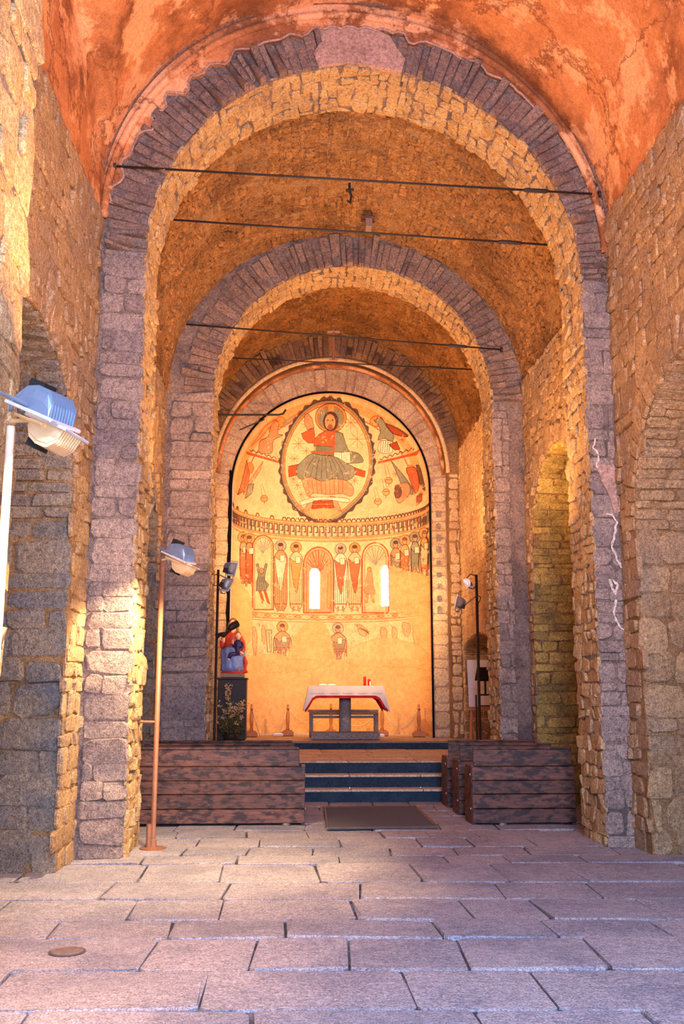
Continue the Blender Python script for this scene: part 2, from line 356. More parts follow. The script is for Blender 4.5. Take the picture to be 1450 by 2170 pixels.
# ---- side walls: columns over an arched opening, with deep reveals
class SideWall:
    def __init__(s, X, sgn, y0, y1, ztop, oc, orad, ozs, orise, depth):
        s.X, s.sgn, s.y0, s.y1, s.ztop, s.oc, s.orad, s.ozs, s.orise, s.depth = X, sgn, y0, y1, ztop, oc, orad, ozs, orise, depth
    def zop(s, y):
        t = abs(y-s.oc)/s.orad if s.orad else 2
        return 0 if t >= 1 else s.ozs+s.orise*math.sqrt(1-t*t)
    def mesh(s, name, label, mat=M_MORT, z0=-.1):
        m = MB(); Y = sorted(set([s.y0, s.y1]+[s.y0+(s.y1-s.y0)*k/30 for k in range(31)]+([s.oc+s.orad*math.cos(PI*k/24) for k in range(25)] if s.orad else [])))
        Y = [y for y in Y if s.y0-1e-6 <= y <= s.y1+1e-6]
        for a, b in zip(Y[:-1], Y[1:]):
            c = (a+b)/2; inn = s.orad and abs(c-s.oc) < s.orad
            za, zb = (max(s.ozs, s.zop(a)), max(s.ozs, s.zop(b))) if inn else (z0, z0)
            m.add([(s.X, a, za), (s.X, b, zb), (s.X, b, s.ztop), (s.X, a, s.ztop)], [(0,1,2,3)])
            m.add([(s.X+s.sgn*.5, a, za), (s.X+s.sgn*.5, b, zb), (s.X+s.sgn*.5, b, s.ztop), (s.X+s.sgn*.5, a, s.ztop)], [(3,2,1,0)])
        if s.orad:
            P = [(s.oc-s.orad, z0), (s.oc-s.orad, s.ozs)]+[(s.oc+s.orad*math.cos(PI-PI*k/24), s.ozs+s.orise*math.sin(PI*k/24)) for k in range(1, 24)]+[(s.oc+s.orad, s.ozs), (s.oc+s.orad, z0)]
            d = s.sgn*s.depth
            m.grid([[(s.X, y, z) for y, z in P], [(s.X+d, y, z) for y, z in P]])
            m.add([(s.X+d, y, z) for y, z in P], [tuple(range(len(P)))])
        s.ob = m.build(name, mat); tag(s.ob, label, 'wall', kind='structure'); return s.ob
    def face_S(s): return lambda u, v, h: Vector((s.X-s.sgn*h, u, v))
    def stones(s, rng, hr, wr, lim, mat, mat2, hr2, wr2, proud=(.006,.032), lim2=90, far_only=True, zhi=None, side2='far', z0=0):
        M = Masonry(rng); zhi = zhi or s.ztop
        M.fill(cells(s.y0, s.y1, z0, zhi, hr, wr, rng, .3), s.face_S(), lambda u, v: not (s.orad and abs(u-s.oc) < s.orad and v < max(s.ozs, s.zop(u))+.08 ), proud=proud, gap=.004)
        if s.orad:                                               # voussoirs over the opening, radial
            n = int(PI*s.orad/.16)
            for k in range(n):
                a0, a1 = PI*k/n, PI*(k+1)/n
                def S(u, v, h, s=s): return Vector((s.X-s.sgn*(h+.006), s.oc+(s.orad+v)*math.cos(u), s.ozs+(s.orise+v)*math.sin(u)))
                M.stone((a0, a1, .0, rng.uniform(.26, .36), [(0,0)]*4), S, gap=.006, proud=proud, rough=.1)
        M.emit(s.ob, mat, lim)
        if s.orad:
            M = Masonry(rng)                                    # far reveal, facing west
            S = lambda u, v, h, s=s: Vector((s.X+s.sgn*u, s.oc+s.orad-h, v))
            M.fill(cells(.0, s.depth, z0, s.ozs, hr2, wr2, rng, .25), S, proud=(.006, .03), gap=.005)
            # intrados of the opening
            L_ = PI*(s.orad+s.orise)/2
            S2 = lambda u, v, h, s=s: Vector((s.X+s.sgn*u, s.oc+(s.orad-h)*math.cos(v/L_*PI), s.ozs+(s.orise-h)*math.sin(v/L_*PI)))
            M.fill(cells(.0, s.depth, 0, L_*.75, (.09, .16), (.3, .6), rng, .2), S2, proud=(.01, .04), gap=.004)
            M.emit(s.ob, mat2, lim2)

WL1 = SideWall(-2.1, -1, 5.4, 10.3, 6.62, 7.75, 1.55, 3.3, 1.32, 1.5)
WL1.mesh('wall_left', 'left rubble wall of the first bay with a deep round-headed recess behind the near floodlight pole')
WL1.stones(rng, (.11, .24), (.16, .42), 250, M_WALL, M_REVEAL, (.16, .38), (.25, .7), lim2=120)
WR1 = SideWall(3.55, 1, 5.4, 10.8, 6.97, 8.45, 1.62, 3.25, 1.45, 1.5)
WR1.mesh('wall_right', 'right rubble wall of the first bay with a round-headed recess at the photo edge')
WR1.stones(rng, (.11, .22), (.16, .42), 260, M_WALL, M_WALL, (.16, .34), (.25, .6), lim2=120)
WL2 = SideWall(-1.95, -1, 11.0, 14.5, 6.3, 12.75, 1.35, 3.4, 1.4, 1.3)
WL2.mesh('wall_left', 'left wall of the second bay, mostly hidden behind the tall left pier')
WL2.stones(rng, (.10, .2), (.14, .35), 120, M_WALL, M_REVEAL, (.15, .3), (.25, .5), lim2=60)
WR2 = SideWall(3.48, 1, 11.2, 14.8, 6.3, 12.95, 1.4, 3.45, 1.45, 1.2)
WR2.mesh('wall_right', 'right wall of the second bay with an olive-lit arched recess above the pews')
WR2.stones(rng, (.09, .18), (.12, .3), 200, M_WALL, M_OLIVE, (.08, .2), (.2, .5), lim2=150)
WL3 = SideWall(-1.95, -1, 15.2, 21.1, 6.75, 0, 0, 0, 0, 0)
WL3.mesh('wall_left', 'left chancel wall beside the platform, hidden behind the inner pier', M_CREAM)
WR3 = SideWall(3.5, 1, 15.2, 21.1, 6.75, 19.0, 1.55, 2.35, .35, .75)
WR3.mesh('wall_right', 'right chancel wall, warm plastered stone with a low niche holding the easel', M_CREAM)
WR3.stones(rng, (.08, .18), (.12, .32), 200, M_CREAM, M_WALL, (.12, .25), (.2, .4), proud=(.004, .02), lim2=40)
for (X, y0, y1, zt, lab) in ((-2.1, -2.0, 5.4, 6.7, 'left'), (3.55, -2.0, 5.4, 7.0, 'right')):
    m = MB(); m.box((X+(-.2 if X < 0 else .2), (y0+y1)/2, zt/2), (.4, y1-y0, zt)); o = m.build('wall_'+lab, M_WALL)
    tag(o, lab+' nave wall beside the photographer, rough warm stone', 'wall', kind='structure')
m = MB()
for bx in (((-1.3, -2.2, 5), (2.2, .4, 10)), ((3.0, -2.2, 5), (2.2, .4, 10)), ((.85, -2.2, 6.5), (2.3, .4, 7))): m.box(*bx)
o = m.build('wall_back', M_WALL); tag(o, 'west wall behind the photographer with the open doorway', 'wall', kind='structure')

for (c, d, lab) in (((-4.1, 9.6, 5.2), (.3, 25, 11), 'unseen slab outside the left nave wall, added to keep sky light out'), ((5.6, 9.6, 5.2), (.3, 25, 11), 'unseen slab outside the right nave wall, added to keep sky light out')):  # unseen shell boxes added to stop sky light leaking through the seams
    m = MB(); m.box(c, d); o = m.build('wall_outer', M_WALL); tag(o, lab, 'wall', kind='structure')
m = MB(); m.box((.75, 9.6, 10.3), (9.8, 25, .3)); o = m.build('roof_light_block', M_SLATE); tag(o, 'unseen slate slab above the vaults, added to keep sky light out', 'roof_light_block', kind='structure')  # unseen cover added over the vaults to block leaking sky light
# ---- transverse arches
class Arch:
    def __init__(s, Yf, sk, T, cx, r, zs, ring, outL, outR, vault):
        s.Yf, s.sk, s.T, s.cx, s.r, s.zs, s.ring, s.outL, s.outR, s.vault = Yf, sk, T, cx, r, zs, ring, outL, outR, vault
    def Y(s, x): return s.Yf+s.sk*x
    def P(s, x, z, h=0, back=0): return Vector((x, s.Y(x)-h+back, z))
    def outer(s, a):       # ray at angle a from centre to the vault profile (cx, half, zs, rise)
        vx, vh, vz, vr = s.vault; lo, hi = s.r, 8.
        for _ in range(30):
            q = (lo+hi)/2; x, z = s.cx+q*math.cos(a), s.zs+q*math.sin(a)
            ins = abs(x-vx) < vh and (z < vz or ((x-vx)/vh)**2+((z-vz)/vr)**2 < 1)
            if ins: lo = q
            else: hi = q
        return lo+.06
    def body(s, name, label, z0=-.1):
        inn, out = [], []
        for z in (z0, s.zs*.5): inn.append((s.cx-s.r, z)); out.append((s.outL-.30, z))
        for k in range(49):
            a = PI-PI*k/48; q = s.outer(a); inn.append((s.cx+s.r*math.cos(a), s.zs+s.r*math.sin(a))); out.append((s.cx+q*math.cos(a), s.zs+q*math.sin(a)))
        for z in (s.zs*.5, z0): inn.append((s.cx+s.r, z)); out.append((s.outR+.30, z))
        m = MB(); m.grid([[s.P(x, z, back=b) for x, z in pl] for pl, b in ((out, 0), (inn, 0), (inn, s.T), (out, s.T))])
        s.ob = m.build(name, M_MORTG); tag(s.ob, label, 'arch', kind='structure'); return s.ob
    def stones(s, rng, hrj, vw, limf, lims, z0, soff=(.08,.18), soffw=(.10,.26), matv=None, skipring=None):
        M = Masonry(rng); zj = s.zs
        WL, WR = (s.cx-s.r)-s.outL, s.outR-(s.cx+s.r)
        for side, W in ((-1, WL), (1, WR)):
            S = lambda u, v, h, side=side: s.P(s.cx+side*(s.r+u), v, h)
            M.fill(cells(-.02, W, z0, zj, hrj, (W*.45, W*1.1), rng, .22), S, proud=(.008, .032), gap=.004)
        M.emit(s.ob, M_FACE, limf, 'jamb_stone')
        a = 0.0; M = Masonry(rng)
        while a < PI-.01:
            da = rng.uniform(*vw)/s.r; a1 = min(PI, a+da)
            if PI-a1 < vw[0]*.5/s.r: a1 = PI
            am = (a+a1)/2; ext = min(s.ring*rng.uniform(.9, 1.08), s.outer(am)-s.r)
            S = lambda u, v, h: s.P(s.cx+(s.r+v)*math.cos(u), s.zs+(s.r+v)*math.sin(u), h)
            if not (skipring and skipring(am)):
                if rng.random() < .25 and ext > .3:
                    c = ext*rng.uniform(.4, .6); M.stone((a, a1, -.015, c, [(0,0)]*4), S, gap=.004, proud=(.006,.028), rough=.08); M.stone((a, a1, c+.005, ext, [(0,0)]*4), S, gap=.004, proud=(.006,.028), rough=.08)
                else: M.stone((a, a1, -.015, ext, [(0,0)]*4), S, gap=.0015, proud=(.006,.028), rough=.08, cap=.95)
            a = a1
        M.emit(s.ob, matv or M_DARKV, 140, 'voussoir')
        M = Masonry(rng); Lz = zj-z0; La = PI*s.r
        def S(u, v, h):     # v along the intrados path from left foot to right foot, u through the thickness
            if v < Lz: x, z, nx, nz = s.cx-s.r, z0+v, 1, 0
            elif v < Lz+La:
                a = PI-(v-Lz)/s.r; x, z, nx, nz = s.cx+s.r*math.cos(a), s.zs+s.r*math.sin(a), -math.cos(a), -math.sin(a)
            else: x, z, nx, nz = s.cx+s.r, s.zs-(v-Lz-La), -1, 0
            return s.P(x+nx*h, z+nz*h, back=u)
        M.fill(cells(0.0, s.T, 0, 2*Lz+La, soff, soffw, rng, .5), S, proud=(.004, .032), gap=.002)
        M.emit(s.ob, M_SOFF, lims, 'stone')
V1 = (.725, 2.85, 6.62, 2.78)
A1 = Arch(10.2, .1, .88, .81, 2.44, 6.22, .43, -2.06, 3.58, V1)
A1.body('transverse_arch', 'large near stone arch framing the chancel, mauve voussoirs with a tan rubble soffit')
A1.stones(rng, (.10, .28), (.06, .13), 150, 300, 0, soff=(.08, .18), soffw=(.10, .26), matv=M_RING, skipring=lambda a: 1.44 < a < 1.78)
V2 = (.80, 2.74, 6.02, 2.66)
A2 = Arch(14.4, .05, .82, .88, 2.13, 5.98, .47, -1.86, 3.24, V2)
A2.body('transverse_arch', 'inner stone arch before the altar steps with dark narrow voussoirs')
A2.stones(rng, (.10, .26), (.07, .14), 130, 260, 0, soff=(.07, .15), soffw=(.09, .24), matv=M_RING)
# near arch at the left edge of the picture, only its pier is in view
A0 = Arch(4.72, 0, .93, .81, 2.44, 6.22, .43, -2.1, 3.55, V1)
A0.body('transverse_arch', 'nearest arch, its rough left pier filling the photo edge behind the near floodlight pole')
A0.stones(rng, (.12, .3), (.1, .2), 60, 200, 0, soff=(.10, .26), soffw=(.18, .42))

# ---- vaults (lofts between profiles), rubble on the two inner ones
def vprof(V, n=48): return [(V[0]+V[1]*math.cos(PI-PI*k/n), V[2]+V[3]*math.sin(PI*k/n)) for k in range(n+1)]
def disp(p, amp, sc_): 
    return amp*mnoise.noise(Vector(p)*sc_)
def vault(name, label, VA, ya, ska, VB, yb, skb, mat, n=48, nl=24, amp=.03, web=False):
    A, B = vprof(VA, n), vprof(VB, n); rows_ = []
    for l in range(nl+1):
        t = l/nl; row = []
        for (xa, za), (xb, zb) in zip(A, B):
            x, z = xa+(xb-xa)*t, za+(zb-za)*t; y = (ya+ska*x)*(1-t)+(yb+skb*x)*t
            q = disp((x, y, z), amp, 1.6)+disp((x, y, z), amp*.4, 5); cx = VA[0]; d = Vector((cx-x, 0, 5.5-z)).normalized()
            row.append((x+d.x*q, y, z+d.z*q))
        if web and 5.2 < y < 10.4:          # the left wall plaster climbs past the springing to a groin crease
            xc = -2.05+.163*max(0, 10.23-y); zc_ = VA[2]+VA[3]*math.sqrt(max(0, 1-((xc-VA[0])/VA[1])**2))
            ks = [k for k in range(len(row)) if A[k][0] < xc]; x0 = VA[0]-VA[1]; z0 = A[0][1]; LA, LB = zc_+.03-z0, xc-x0
            for k in ks:
                q = k/(len(ks)-.5)*(LA+LB); yy = row[k][1]; n_ = disp((q, yy, 3), .05, 1.2)*min(1, k/3)
                row[k] = (x0+.03+n_, yy, z0-.02+q) if q < LA else (x0+.02+q-LA, yy, zc_+.03+n_)
        rows_.append(row)
    m = MB(); m.grid(rows_); o = m.build(name, mat, smooth=True); tag(o, label, 'ceiling', kind='structure'); return o
def vault_stones(ob, VA, ya, yb, rng, hr, wr, lim, mat, VB=None, proud=(.01,.05), sk=0):
    VB = VB or VA; L_ = PI*(VA[1]+VA[3])/2; M = Masonry(rng)
    def S(u, v, h):
        a = PI-v/L_*PI; t = (u-ya)/(yb-ya); cx, hw, zs, rs = [VA[i]+(VB[i]-VA[i])*t for i in range(4)]
        x, z = cx+(hw-h)*math.cos(a), zs+(rs-h)*math.sin(a); return Vector((x, u+sk*x, z))
    M.fill(cells(ya, yb, 0, L_, hr, wr, rng, .6), S, proud=proud, gap=.002, rough=.2)
    M.emit(ob, mat, lim)
vault('ceiling', 'burnt orange plastered barrel vault over the near bay', V1, -2.4, 0, V1, 10.25, .1, M_PLAST, amp=.05, nl=90, web=True)
V2b = (.80, 2.72, 6.02, 2.60)
c2 = vault('ceiling', 'ochre rubble barrel vault between the two big arches', V2, 11.0, .1, V2b, 14.5, .05, M_MORT, amp=.03)
vault_stones(c2, V2, 11.1, 14.45, rng, (.055, .13), (.06, .17), 280, M_VAULT, V2b, proud=(.004, .03), sk=.07)
V3 = (.78, 2.72, 6.72, 2.62)
c3 = vault('ceiling', 'ochre rubble barrel vault over the chancel platform', V3, 15.15, .05, V3, 21.1, 0, M_MORT, amp=.02)
vault_stones(c3, V3, 15.3, 20.6, rng, (.07, .14), (.08, .2), 260, M_VAULT, proud=(.004, .03))

# ---- orange plaster lying on the wall over the near arch, with a broken lower edge, and its groin swelling on the left
m = MB(); top, bot, bk = [], [], []
for k in range(121):
    a = .18+(PI-.36)*k/120; q = A1.outer(a)-.02
    e = A1.r+.42+.03*math.sin(k*1.3)+.05*mnoise.noise(Vector((k*.35, 0, 0)))*2+(.0 if a < 2.2 else .0)
    if 1.42 < a < 1.80: e = A1.r+.46+.02*math.sin(k*2.1)
    e = min(e, q-.02)
    x, z = A1.cx+q*math.cos(a), A1.zs+q*math.sin(a); x2, z2 = A1.cx+e*math.cos(a), A1.zs+e*math.sin(a)
    top.append(A1.P(x, z, .06)); bot.append(A1.P(x2, z2, .055)); bk.append(A1.P(x2, z2, -.03))
m.grid([top, bot, bk]); m.build('plaster_coat', M_PLAST, A1.ob)
m = MB(); m.tube([p+Vector((0, -.005, 0)) for p in bot], .014, 6); m.build('plaster_edge', M_PLASTP, A1.ob)
m = MB(); m.tube([A1.P(A1.cx+(A1.outer(a)-.045)*math.cos(a), A1.zs+(A1.outer(a)-.045)*math.sin(a), .085) for a in np.linspace(.1, PI-.1, 90)], .022, 6); m.build('plaster_line', M_DARKV, A1.ob)  # dark line following the arc just inside the vault edge
m = MB(); R_ = []
for k in range(101):
    a = .12+(PI-.24)*k/100; q = A1.outer(a)-.10-.10*math.sin(a); R_.append(A1.P(A1.cx+q*math.cos(a), A1.zs+q*math.sin(a), .06))
m.tube(R_, .045, 8); m.build('plaster_rib', M_PLAST, A1.ob, True)
# pink plaster patch at the crown
pts = [(-.30,-.07),(-.02,.0),(.30,.0),(.66,-.04),(.70,.12),(.60,.26),(.52,.40),(.30,.49),(.05,.52),(-.12,.44),(-.22,.47),(-.36,.38),(-.30,.2),(-.36,.08)]
m = MB(); V = [A1.P(.52+x, 8.66+z, .05) for x, z in pts]+[A1.P(.52+x, 8.66+z, -.03) for x, z in pts]; n = len(pts)
m.add(V, [tuple(range(n))]+[(i, (i+1) % n, (i+1) % n+n, i+n) for i in range(n)]); m.build('plaster_patch', M_PLASTP, A1.ob)
# white and pink filler along the cracked right pier
def A1pt(px, py, h=.05):
    dx = (px-CX)/F; dy = (py-CY)/F; d = FW+RT*dx-UP*dy; t = A1.Yf/(d.y-A1.sk*d.x); p = CAM+d*t; return Vector((p.x, p.y-h, p.z))
cracks = [[(1258,930),(1256,950),(1268,970),(1262,990),(1275,1010),(1280,1022)], [(1285,1090),(1295,1092),(1305,1108),(1300,1135),(1296,1160),(1303,1180),(1315,1205)],
          [(1291,1228),(1296,1248),(1303,1262),(1306,1240),(1298,1230)], [(1305,1272),(1299,1290),(1303,1315),(1315,1332),(1331,1342)], [(1352,1370),(1353,1420),(1345,1465),(1330,1490)], [(1345,1640),(1350,1680),(1358,1700),(1357,1738)]]
for c in cracks:
    P = []; 
    for a, b in zip(c[:-1], c[1:]):
        for t in (0, .33, .66): P.append(A1pt(a[0]+(b[0]-a[0])*t+rng.uniform(-2, 2), a[1]+(b[1]-a[1])*t, .035))
    P.append(A1pt(*c[-1], .035)); m = MB(); m.tube(P, [rng.uniform(.008, .019) for _ in P], 6); m.build('filler_seam', M_WHITE, A1.ob)
for c, mt in (([(1312,985),(1322,990),(1328,1060),(1330,1160),(1334,1270),(1327,1280),(1322,1150),(1316,1060)], M_PLASTP), ([(1333,1370),(1350,1368),(1352,1400),(1347,1450),(1336,1462),(1330,1400)], M_PLASTP),
              ([(1262,985),(1300,990),(1305,1060),(1313,1085),(1300,1090),(1288,1050),(1272,1020)], M_PLASTP)):
    n = len(c); m = MB(); m.add([A1pt(*p, .052) for p in c]+[A1pt(*p, -.02) for p in c], [tuple(range(n))]+[(i, (i+1) % n, (i+1) % n+n, i+n) for i in range(n)]); m.build('plaster_patch', mt, A1.ob)

# ---- end wall: outer order, roll, recessed inner order with pale ashlars, dark joint round the apse shell
ZP, ZU = .664, .543
EX, EZ, EZ2 = .76, 5.94, 6.22
def endwall(name, label, Y, r_in, zc, mat):
    inn, out = [(EX-r_in, ZP-.1), (EX-r_in, 3)], [(-2.0, ZP-.1), (-2.0, 3)]
    E3 = Arch(Y, 0, .3, EX, r_in, zc, .3, 0, 0, V3)
    for k in range(49):
        a = PI-PI*k/48; q = E3.outer(a); inn.append((EX+r_in*math.cos(a), zc+r_in*math.sin(a))); out.append((EX+q*math.cos(a), zc+q*math.sin(a)))
    inn += [(EX+r_in, 3), (EX+r_in, ZP-.1)]; out += [(3.55, 3), (3.55, ZP-.1)]
    m = MB(); m.grid([[(x, Y, z) for x, z in out], [(x, Y, z) for x, z in inn], [(x, Y+.4, z) for x, z in inn]]); o = m.build(name, mat); tag(o, label, 'wall', kind='structure'); return o
e1 = endwall('wall_end', 'end wall around the apse, outer order with narrow dark voussoirs', 20.62, 2.5, EZ2, M_MORT)
e2 = endwall('wall_end', 'recessed inner order of the end wall with pale ashlar voussoirs', 21.0, 2.15, EZ, M_PLASTP)
M = Masonry(rng); a = .25
while a < PI-.25:
    da = rng.uniform(.07, .13)/2.6; S = lambda u, v, h: Vector((EX+(2.56+v)*math.cos(u), 20.62-h, EZ2+(2.56+v)*math.sin(u)))
    q = Arch(20.62, 0, .3, EX, 2.56, EZ2, .3, 0, 0, V3).outer(a)-2.62
    if q > .08 and abs(a-PI/2) > .02: M.stone((a, a+da, .0, min(.46*rng.uniform(.93, 1.02), q), [(0,0)]*4), S, gap=.001, proud=(.015, .04), rough=.06, cap=.96)
    a += da+.003
M.emit(e1, M_DARKV, 120, 'voussoir')
m = MB(); m.tube([(EX+2.5*math.cos(PI*k/64), 20.62, EZ2+2.5*math.sin(PI*k/64)) for k in range(65)], .045, 8); m.build('roll_moulding', M_CREAM, e1, True)
m = MB(); m.tube([(EX+2.41*math.cos(PI*k/64), 20.72, EZ2-.02+2.41*math.sin(PI*k/64)) for k in range(65)], .04, 8); m.build('roll_moulding', M_PLAST, e1, True)
M = Masonry(rng); a = .02
while a < PI-.05:
    da = rng.uniform(.16, .5)/2.3; b = min(a+da, PI-.02)
    S = lambda u, v, h: Vector((EX+(2.17+v)*math.cos(u), 21.0-h, EZ+(2.17+v)*math.sin(u))); M.stone((a, b, .0, .36+.16*math.sin(a), [(0,0)]*4), S, gap=.006, proud=(.008, .02), rough=.06); a = b
M.emit(e2, M_ASHL, 60, 'ashlar')
M = Masonry(rng)      # jamb stones of the end wall
for x0, x1 in ((-1.93, EX-2.5), (EX+2.5, 3.48)):
    S = lambda u, v, h: Vector((u, 20.62-h, v)); M.fill(cells(x0, x1, ZP, 6.2, (.12, .3), (.1, .3), rng, .2), S, proud=(.004, .02))
for x0, x1 in ((EX-2.5, EX-2.17), (EX+2.17, EX+2.5)):
    S = lambda u, v, h: Vector((u, 21.0-h, v)); M.fill(cells(x0, x1, ZP, 6.0, (.14, .4), (.2, .4), rng, .1), S, proud=(.004, .016))
M.emit(e1, M_CREAM, 160, 'jamb_stone')
M = Masonry(rng)
# painted key-pattern remnant on the right jamb
for k in range(9):
    z = 5.3-k*.26; S = lambda u, v, h: Vector((u, 20.965-h, v)); M.stone((3.02, 3.14, z, z+rng.uniform(.08, .2), [(.01, 0), (0, .01), (-.01, 0), (0, 0)]), S, gap=.004, proud=(.002, .006))
M.emit(e2, M_FACE, 20, 'painted_fragment')
# ================================================================== APSE with its painted plaster shell
AYC, AR = 21.06, 2.12
camv, fwv, rtv, upv = [np.array(tuple(v)) for v in (CAM, FW, RT, UP)]
def hit(pts):
    """points of the drawing -> where that spot of paint lies on the shell, as (X, Z)"""
    p = np.asarray(pts, float).reshape(-1, 2)
    d = fwv+rtv*((p[:, :1]-CX)/F)-upv*((p[:, 1:]-CY)/F)
    ox, oy = camv[0]-EX, camv[1]-AYC
    def root(a, b, c): return (-b+np.sqrt(np.maximum(b*b-4*a*c, 0)))/(2*a)
    t = root(d[:,0]**2+d[:,1]**2, 2*(ox*d[:,0]+oy*d[:,1]), ox*ox+oy*oy-AR*AR); q = camv+d*t[:, None]
    oz = camv[2]-EZ; t2 = root((d**2).sum(1), 2*(ox*d[:,0]+oy*d[:,1]+oz*d[:,2]), ox*ox+oy*oy+oz*oz-AR*AR); q2 = camv+d*t2[:, None]
    q = np.where((q[:, 2] > EZ)[:, None], q2, q); return q[:, [0, 2]]
TX0, TZ0, TW, TH = EX-2.16, .60, 4.32, 7.52
IW = 1100; IH = int(IW*TH/TW); PXM = IW/TW
img = np.zeros((IH, IW, 3), np.float32)
nr = np.random.RandomState(3)
def vnoise(sx, sy, amp):
    g = nr.rand(sy+2, sx+2); y = np.linspace(0, sy, IH); x = np.linspace(0, sx, IW); iy, ix = y.astype(int), x.astype(int); fy, fx = (y-iy)[:, None], (x-ix)[None]
    fy = fy*fy*(3-2*fy); fx = fx*fx*(3-2*fx)
    return ((g[iy][:, ix]*(1-fy)+g[iy+1][:, ix]*fy)*(1-fx)+(g[iy][:, ix+1]*(1-fy)+g[iy+1][:, ix+1]*fy)*fx-.5)*amp
CR, ORG_, RD, DK, GN, OC, PK, WH = [np.array(c, np.float32) for c in ((.88,.62,.33), (.82,.42,.16), (.58,.11,.04), (.07,.03,.025), (.17,.17,.12), (.74,.34,.10), (.80,.33,.16), (.94,.80,.56))]
img[:] = CR
def totex(xz): xz = np.asarray(xz); return np.stack([(xz[:,0]-TX0)*PXM, (xz[:,1]-TZ0)*PXM], 1)
def dens(p, closed, st=6):
    p = list(map(tuple, p)); q = p+[p[0]] if closed else p; o = []
    for a, b in zip(q[:-1], q[1:]):
        n = max(1, int(math.hypot(b[0]-a[0], b[1]-a[1])/st)); o += [(a[0]+(b[0]-a[0])*k/n, a[1]+(b[1]-a[1])*k/n) for k in range(n)]
    return o if closed else o+[q[-1]]
def fill_t(t, col, al=1.0):
    x0, x1 = int(max(0, t[:,0].min()-1)), int(min(IW, t[:,0].max()+2)); y0, y1 = int(max(0, t[:,1].min()-1)), int(min(IH, t[:,1].max()+2))
    if x1 <= x0 or y1 <= y0: return
    X = np.arange(x0, x1)+.5; Y = np.arange(y0, y1)+.5; ins = np.zeros((len(Y), len(X)), bool)
    for (ax, ay), (bx, by) in zip(t, np.roll(t, -1, 0)):
        if ay == by: continue
        s_ = (Y > min(ay, by)) & (Y <= max(ay, by))
        if s_.any(): ins[s_] ^= X[None] < (ax+(Y[s_]-ay)*(bx-ax)/(by-ay))[:, None]
    im = img[y0:y1, x0:x1]; im[ins] = im[ins]*(1-al)+np.asarray(col)*al
def stroke_t(t, wd, col, al=1.0):
    for a, b in zip(t[:-1], t[1:]):
        x0, x1 = int(max(0, min(a[0], b[0])-wd)), int(min(IW, max(a[0], b[0])+wd+1)); y0, y1 = int(max(0, min(a[1], b[1])-wd)), int(min(IH, max(a[1], b[1])+wd+1))
        if x1 <= x0 or y1 <= y0: continue
        X, Y = np.meshgrid(np.arange(x0, x1)+.5, np.arange(y0, y1)+.5); d = b-a; L2 = max(1e-6, (d*d).sum()); u = np.clip(((X-a[0])*d[0]+(Y-a[1])*d[1])/L2, 0, 1)
        D = np.hypot(X-a[0]-u*d[0], Y-a[1]-u*d[1]); k = (np.clip(wd/2+.5-D, 0, 1)*al)[..., None]
        im = img[y0:y1, x0:x1]; im[:] = im*(1-k)+np.asarray(col)*k
OFF = [480, 820]; SC = .331
def tp(p): return [(OFF[0]+SC*x, OFF[1]+SC*y) for x, y in p]
def poly(p, col, al=1.0, line=DK, lw=1.6):
    t = totex(hit(dens(tp(p), True, 4))); fill_t(t, col, al)
    if line is not None: stroke_t(np.vstack([t, t[:1]]), lw*1.55, line, .92)
def line(p, wd=1.6, col=DK, al=.85): stroke_t(totex(hit(dens(tp(p), False, 3))), wd*1.4, col, al)
def ell(c, rx, ry, col, al=1.0, line_=DK, lw=1.6, a0=0, a1=2*PI): poly([(c[0]+rx*math.cos(a0+(a1-a0)*k/24), c[1]+ry*math.sin(a0+(a1-a0)*k/24)) for k in range(24)], col, al, line_, lw)
def smooth(p, n=6):
    o = []; P = [p[0]]+list(p)+[p[-1]]
    for i in range(1, len(P)-2):
        for k in range(n):
            t = k/n; o.append(tuple(.5*((2*P[i][j])+(-P[i-1][j]+P[i+1][j])*t+(2*P[i-1][j]-5*P[i][j]+4*P[i+1][j]-P[i+2][j])*t*t+(-P[i-1][j]+3*P[i][j]-3*P[i+1][j]+P[i+2][j])*t**3) for j in (0, 1)))
    return o+[p[-1]]
# --- semi-dome
img[:] = img*.5+CR*.5
T = totex(np.array([(EX+2.04*math.cos(a), EZ+2.04*math.sin(a)) for a in np.linspace(0, PI, 80)])); stroke_t(T, 26, ORG_, .8)
T = totex(np.array([(EX+1.93*math.cos(a), EZ+1.93*math.sin(a)) for a in np.linspace(.03, PI-.03, 80)])); stroke_t(T, 5, RD, .8)
mand = [(640,88),(560,110),(470,180),(400,290),(360,400),(350,490),(358,600),(395,700),(450,780),(530,835),(620,868),(710,845),(800,775),(880,690),(925,590),(940,480),(928,360),(880,240),(810,150),(720,95)]
M_ = smooth(mand+[mand[0]], 5)
cxm, cym = 645, 480
def scl(p, k): return [(cxm+(x-cxm)*k, cym+(y-cym)*k) for x, y in p]
sc1 = []
for i, (x, y) in enumerate(dens(M_, True, 8)):
    k = 1.045+.02*math.sin(i*1.05); sc1.append((cxm+(x-cxm)*k, cym+(y-cym)*k))
poly(sc1, DK*1.4, .95, None); poly(M_, GN*1.7, 1, DK, 2); poly(scl(M_, .955), OC, 1, RD, 2); poly(scl(M_, .915), CR*1.03, 1, DK, 1.5)
def star(x, y, r, n=8):
    for k in range(n):
        a = 2*PI*k/n; line([(x, y), (x+r*math.cos(a), y+r*math.sin(a))], 1.8, RD*.9, .8)
for s_ in ((795,230,42),(838,335,55),(462,365,42),(512,410,26),(435,460,28),(430,590,26),(455,630,30),(478,690,26),(820,600,26),(515,240,30),(1125,340,18),(1085,560,24)): star(*s_)
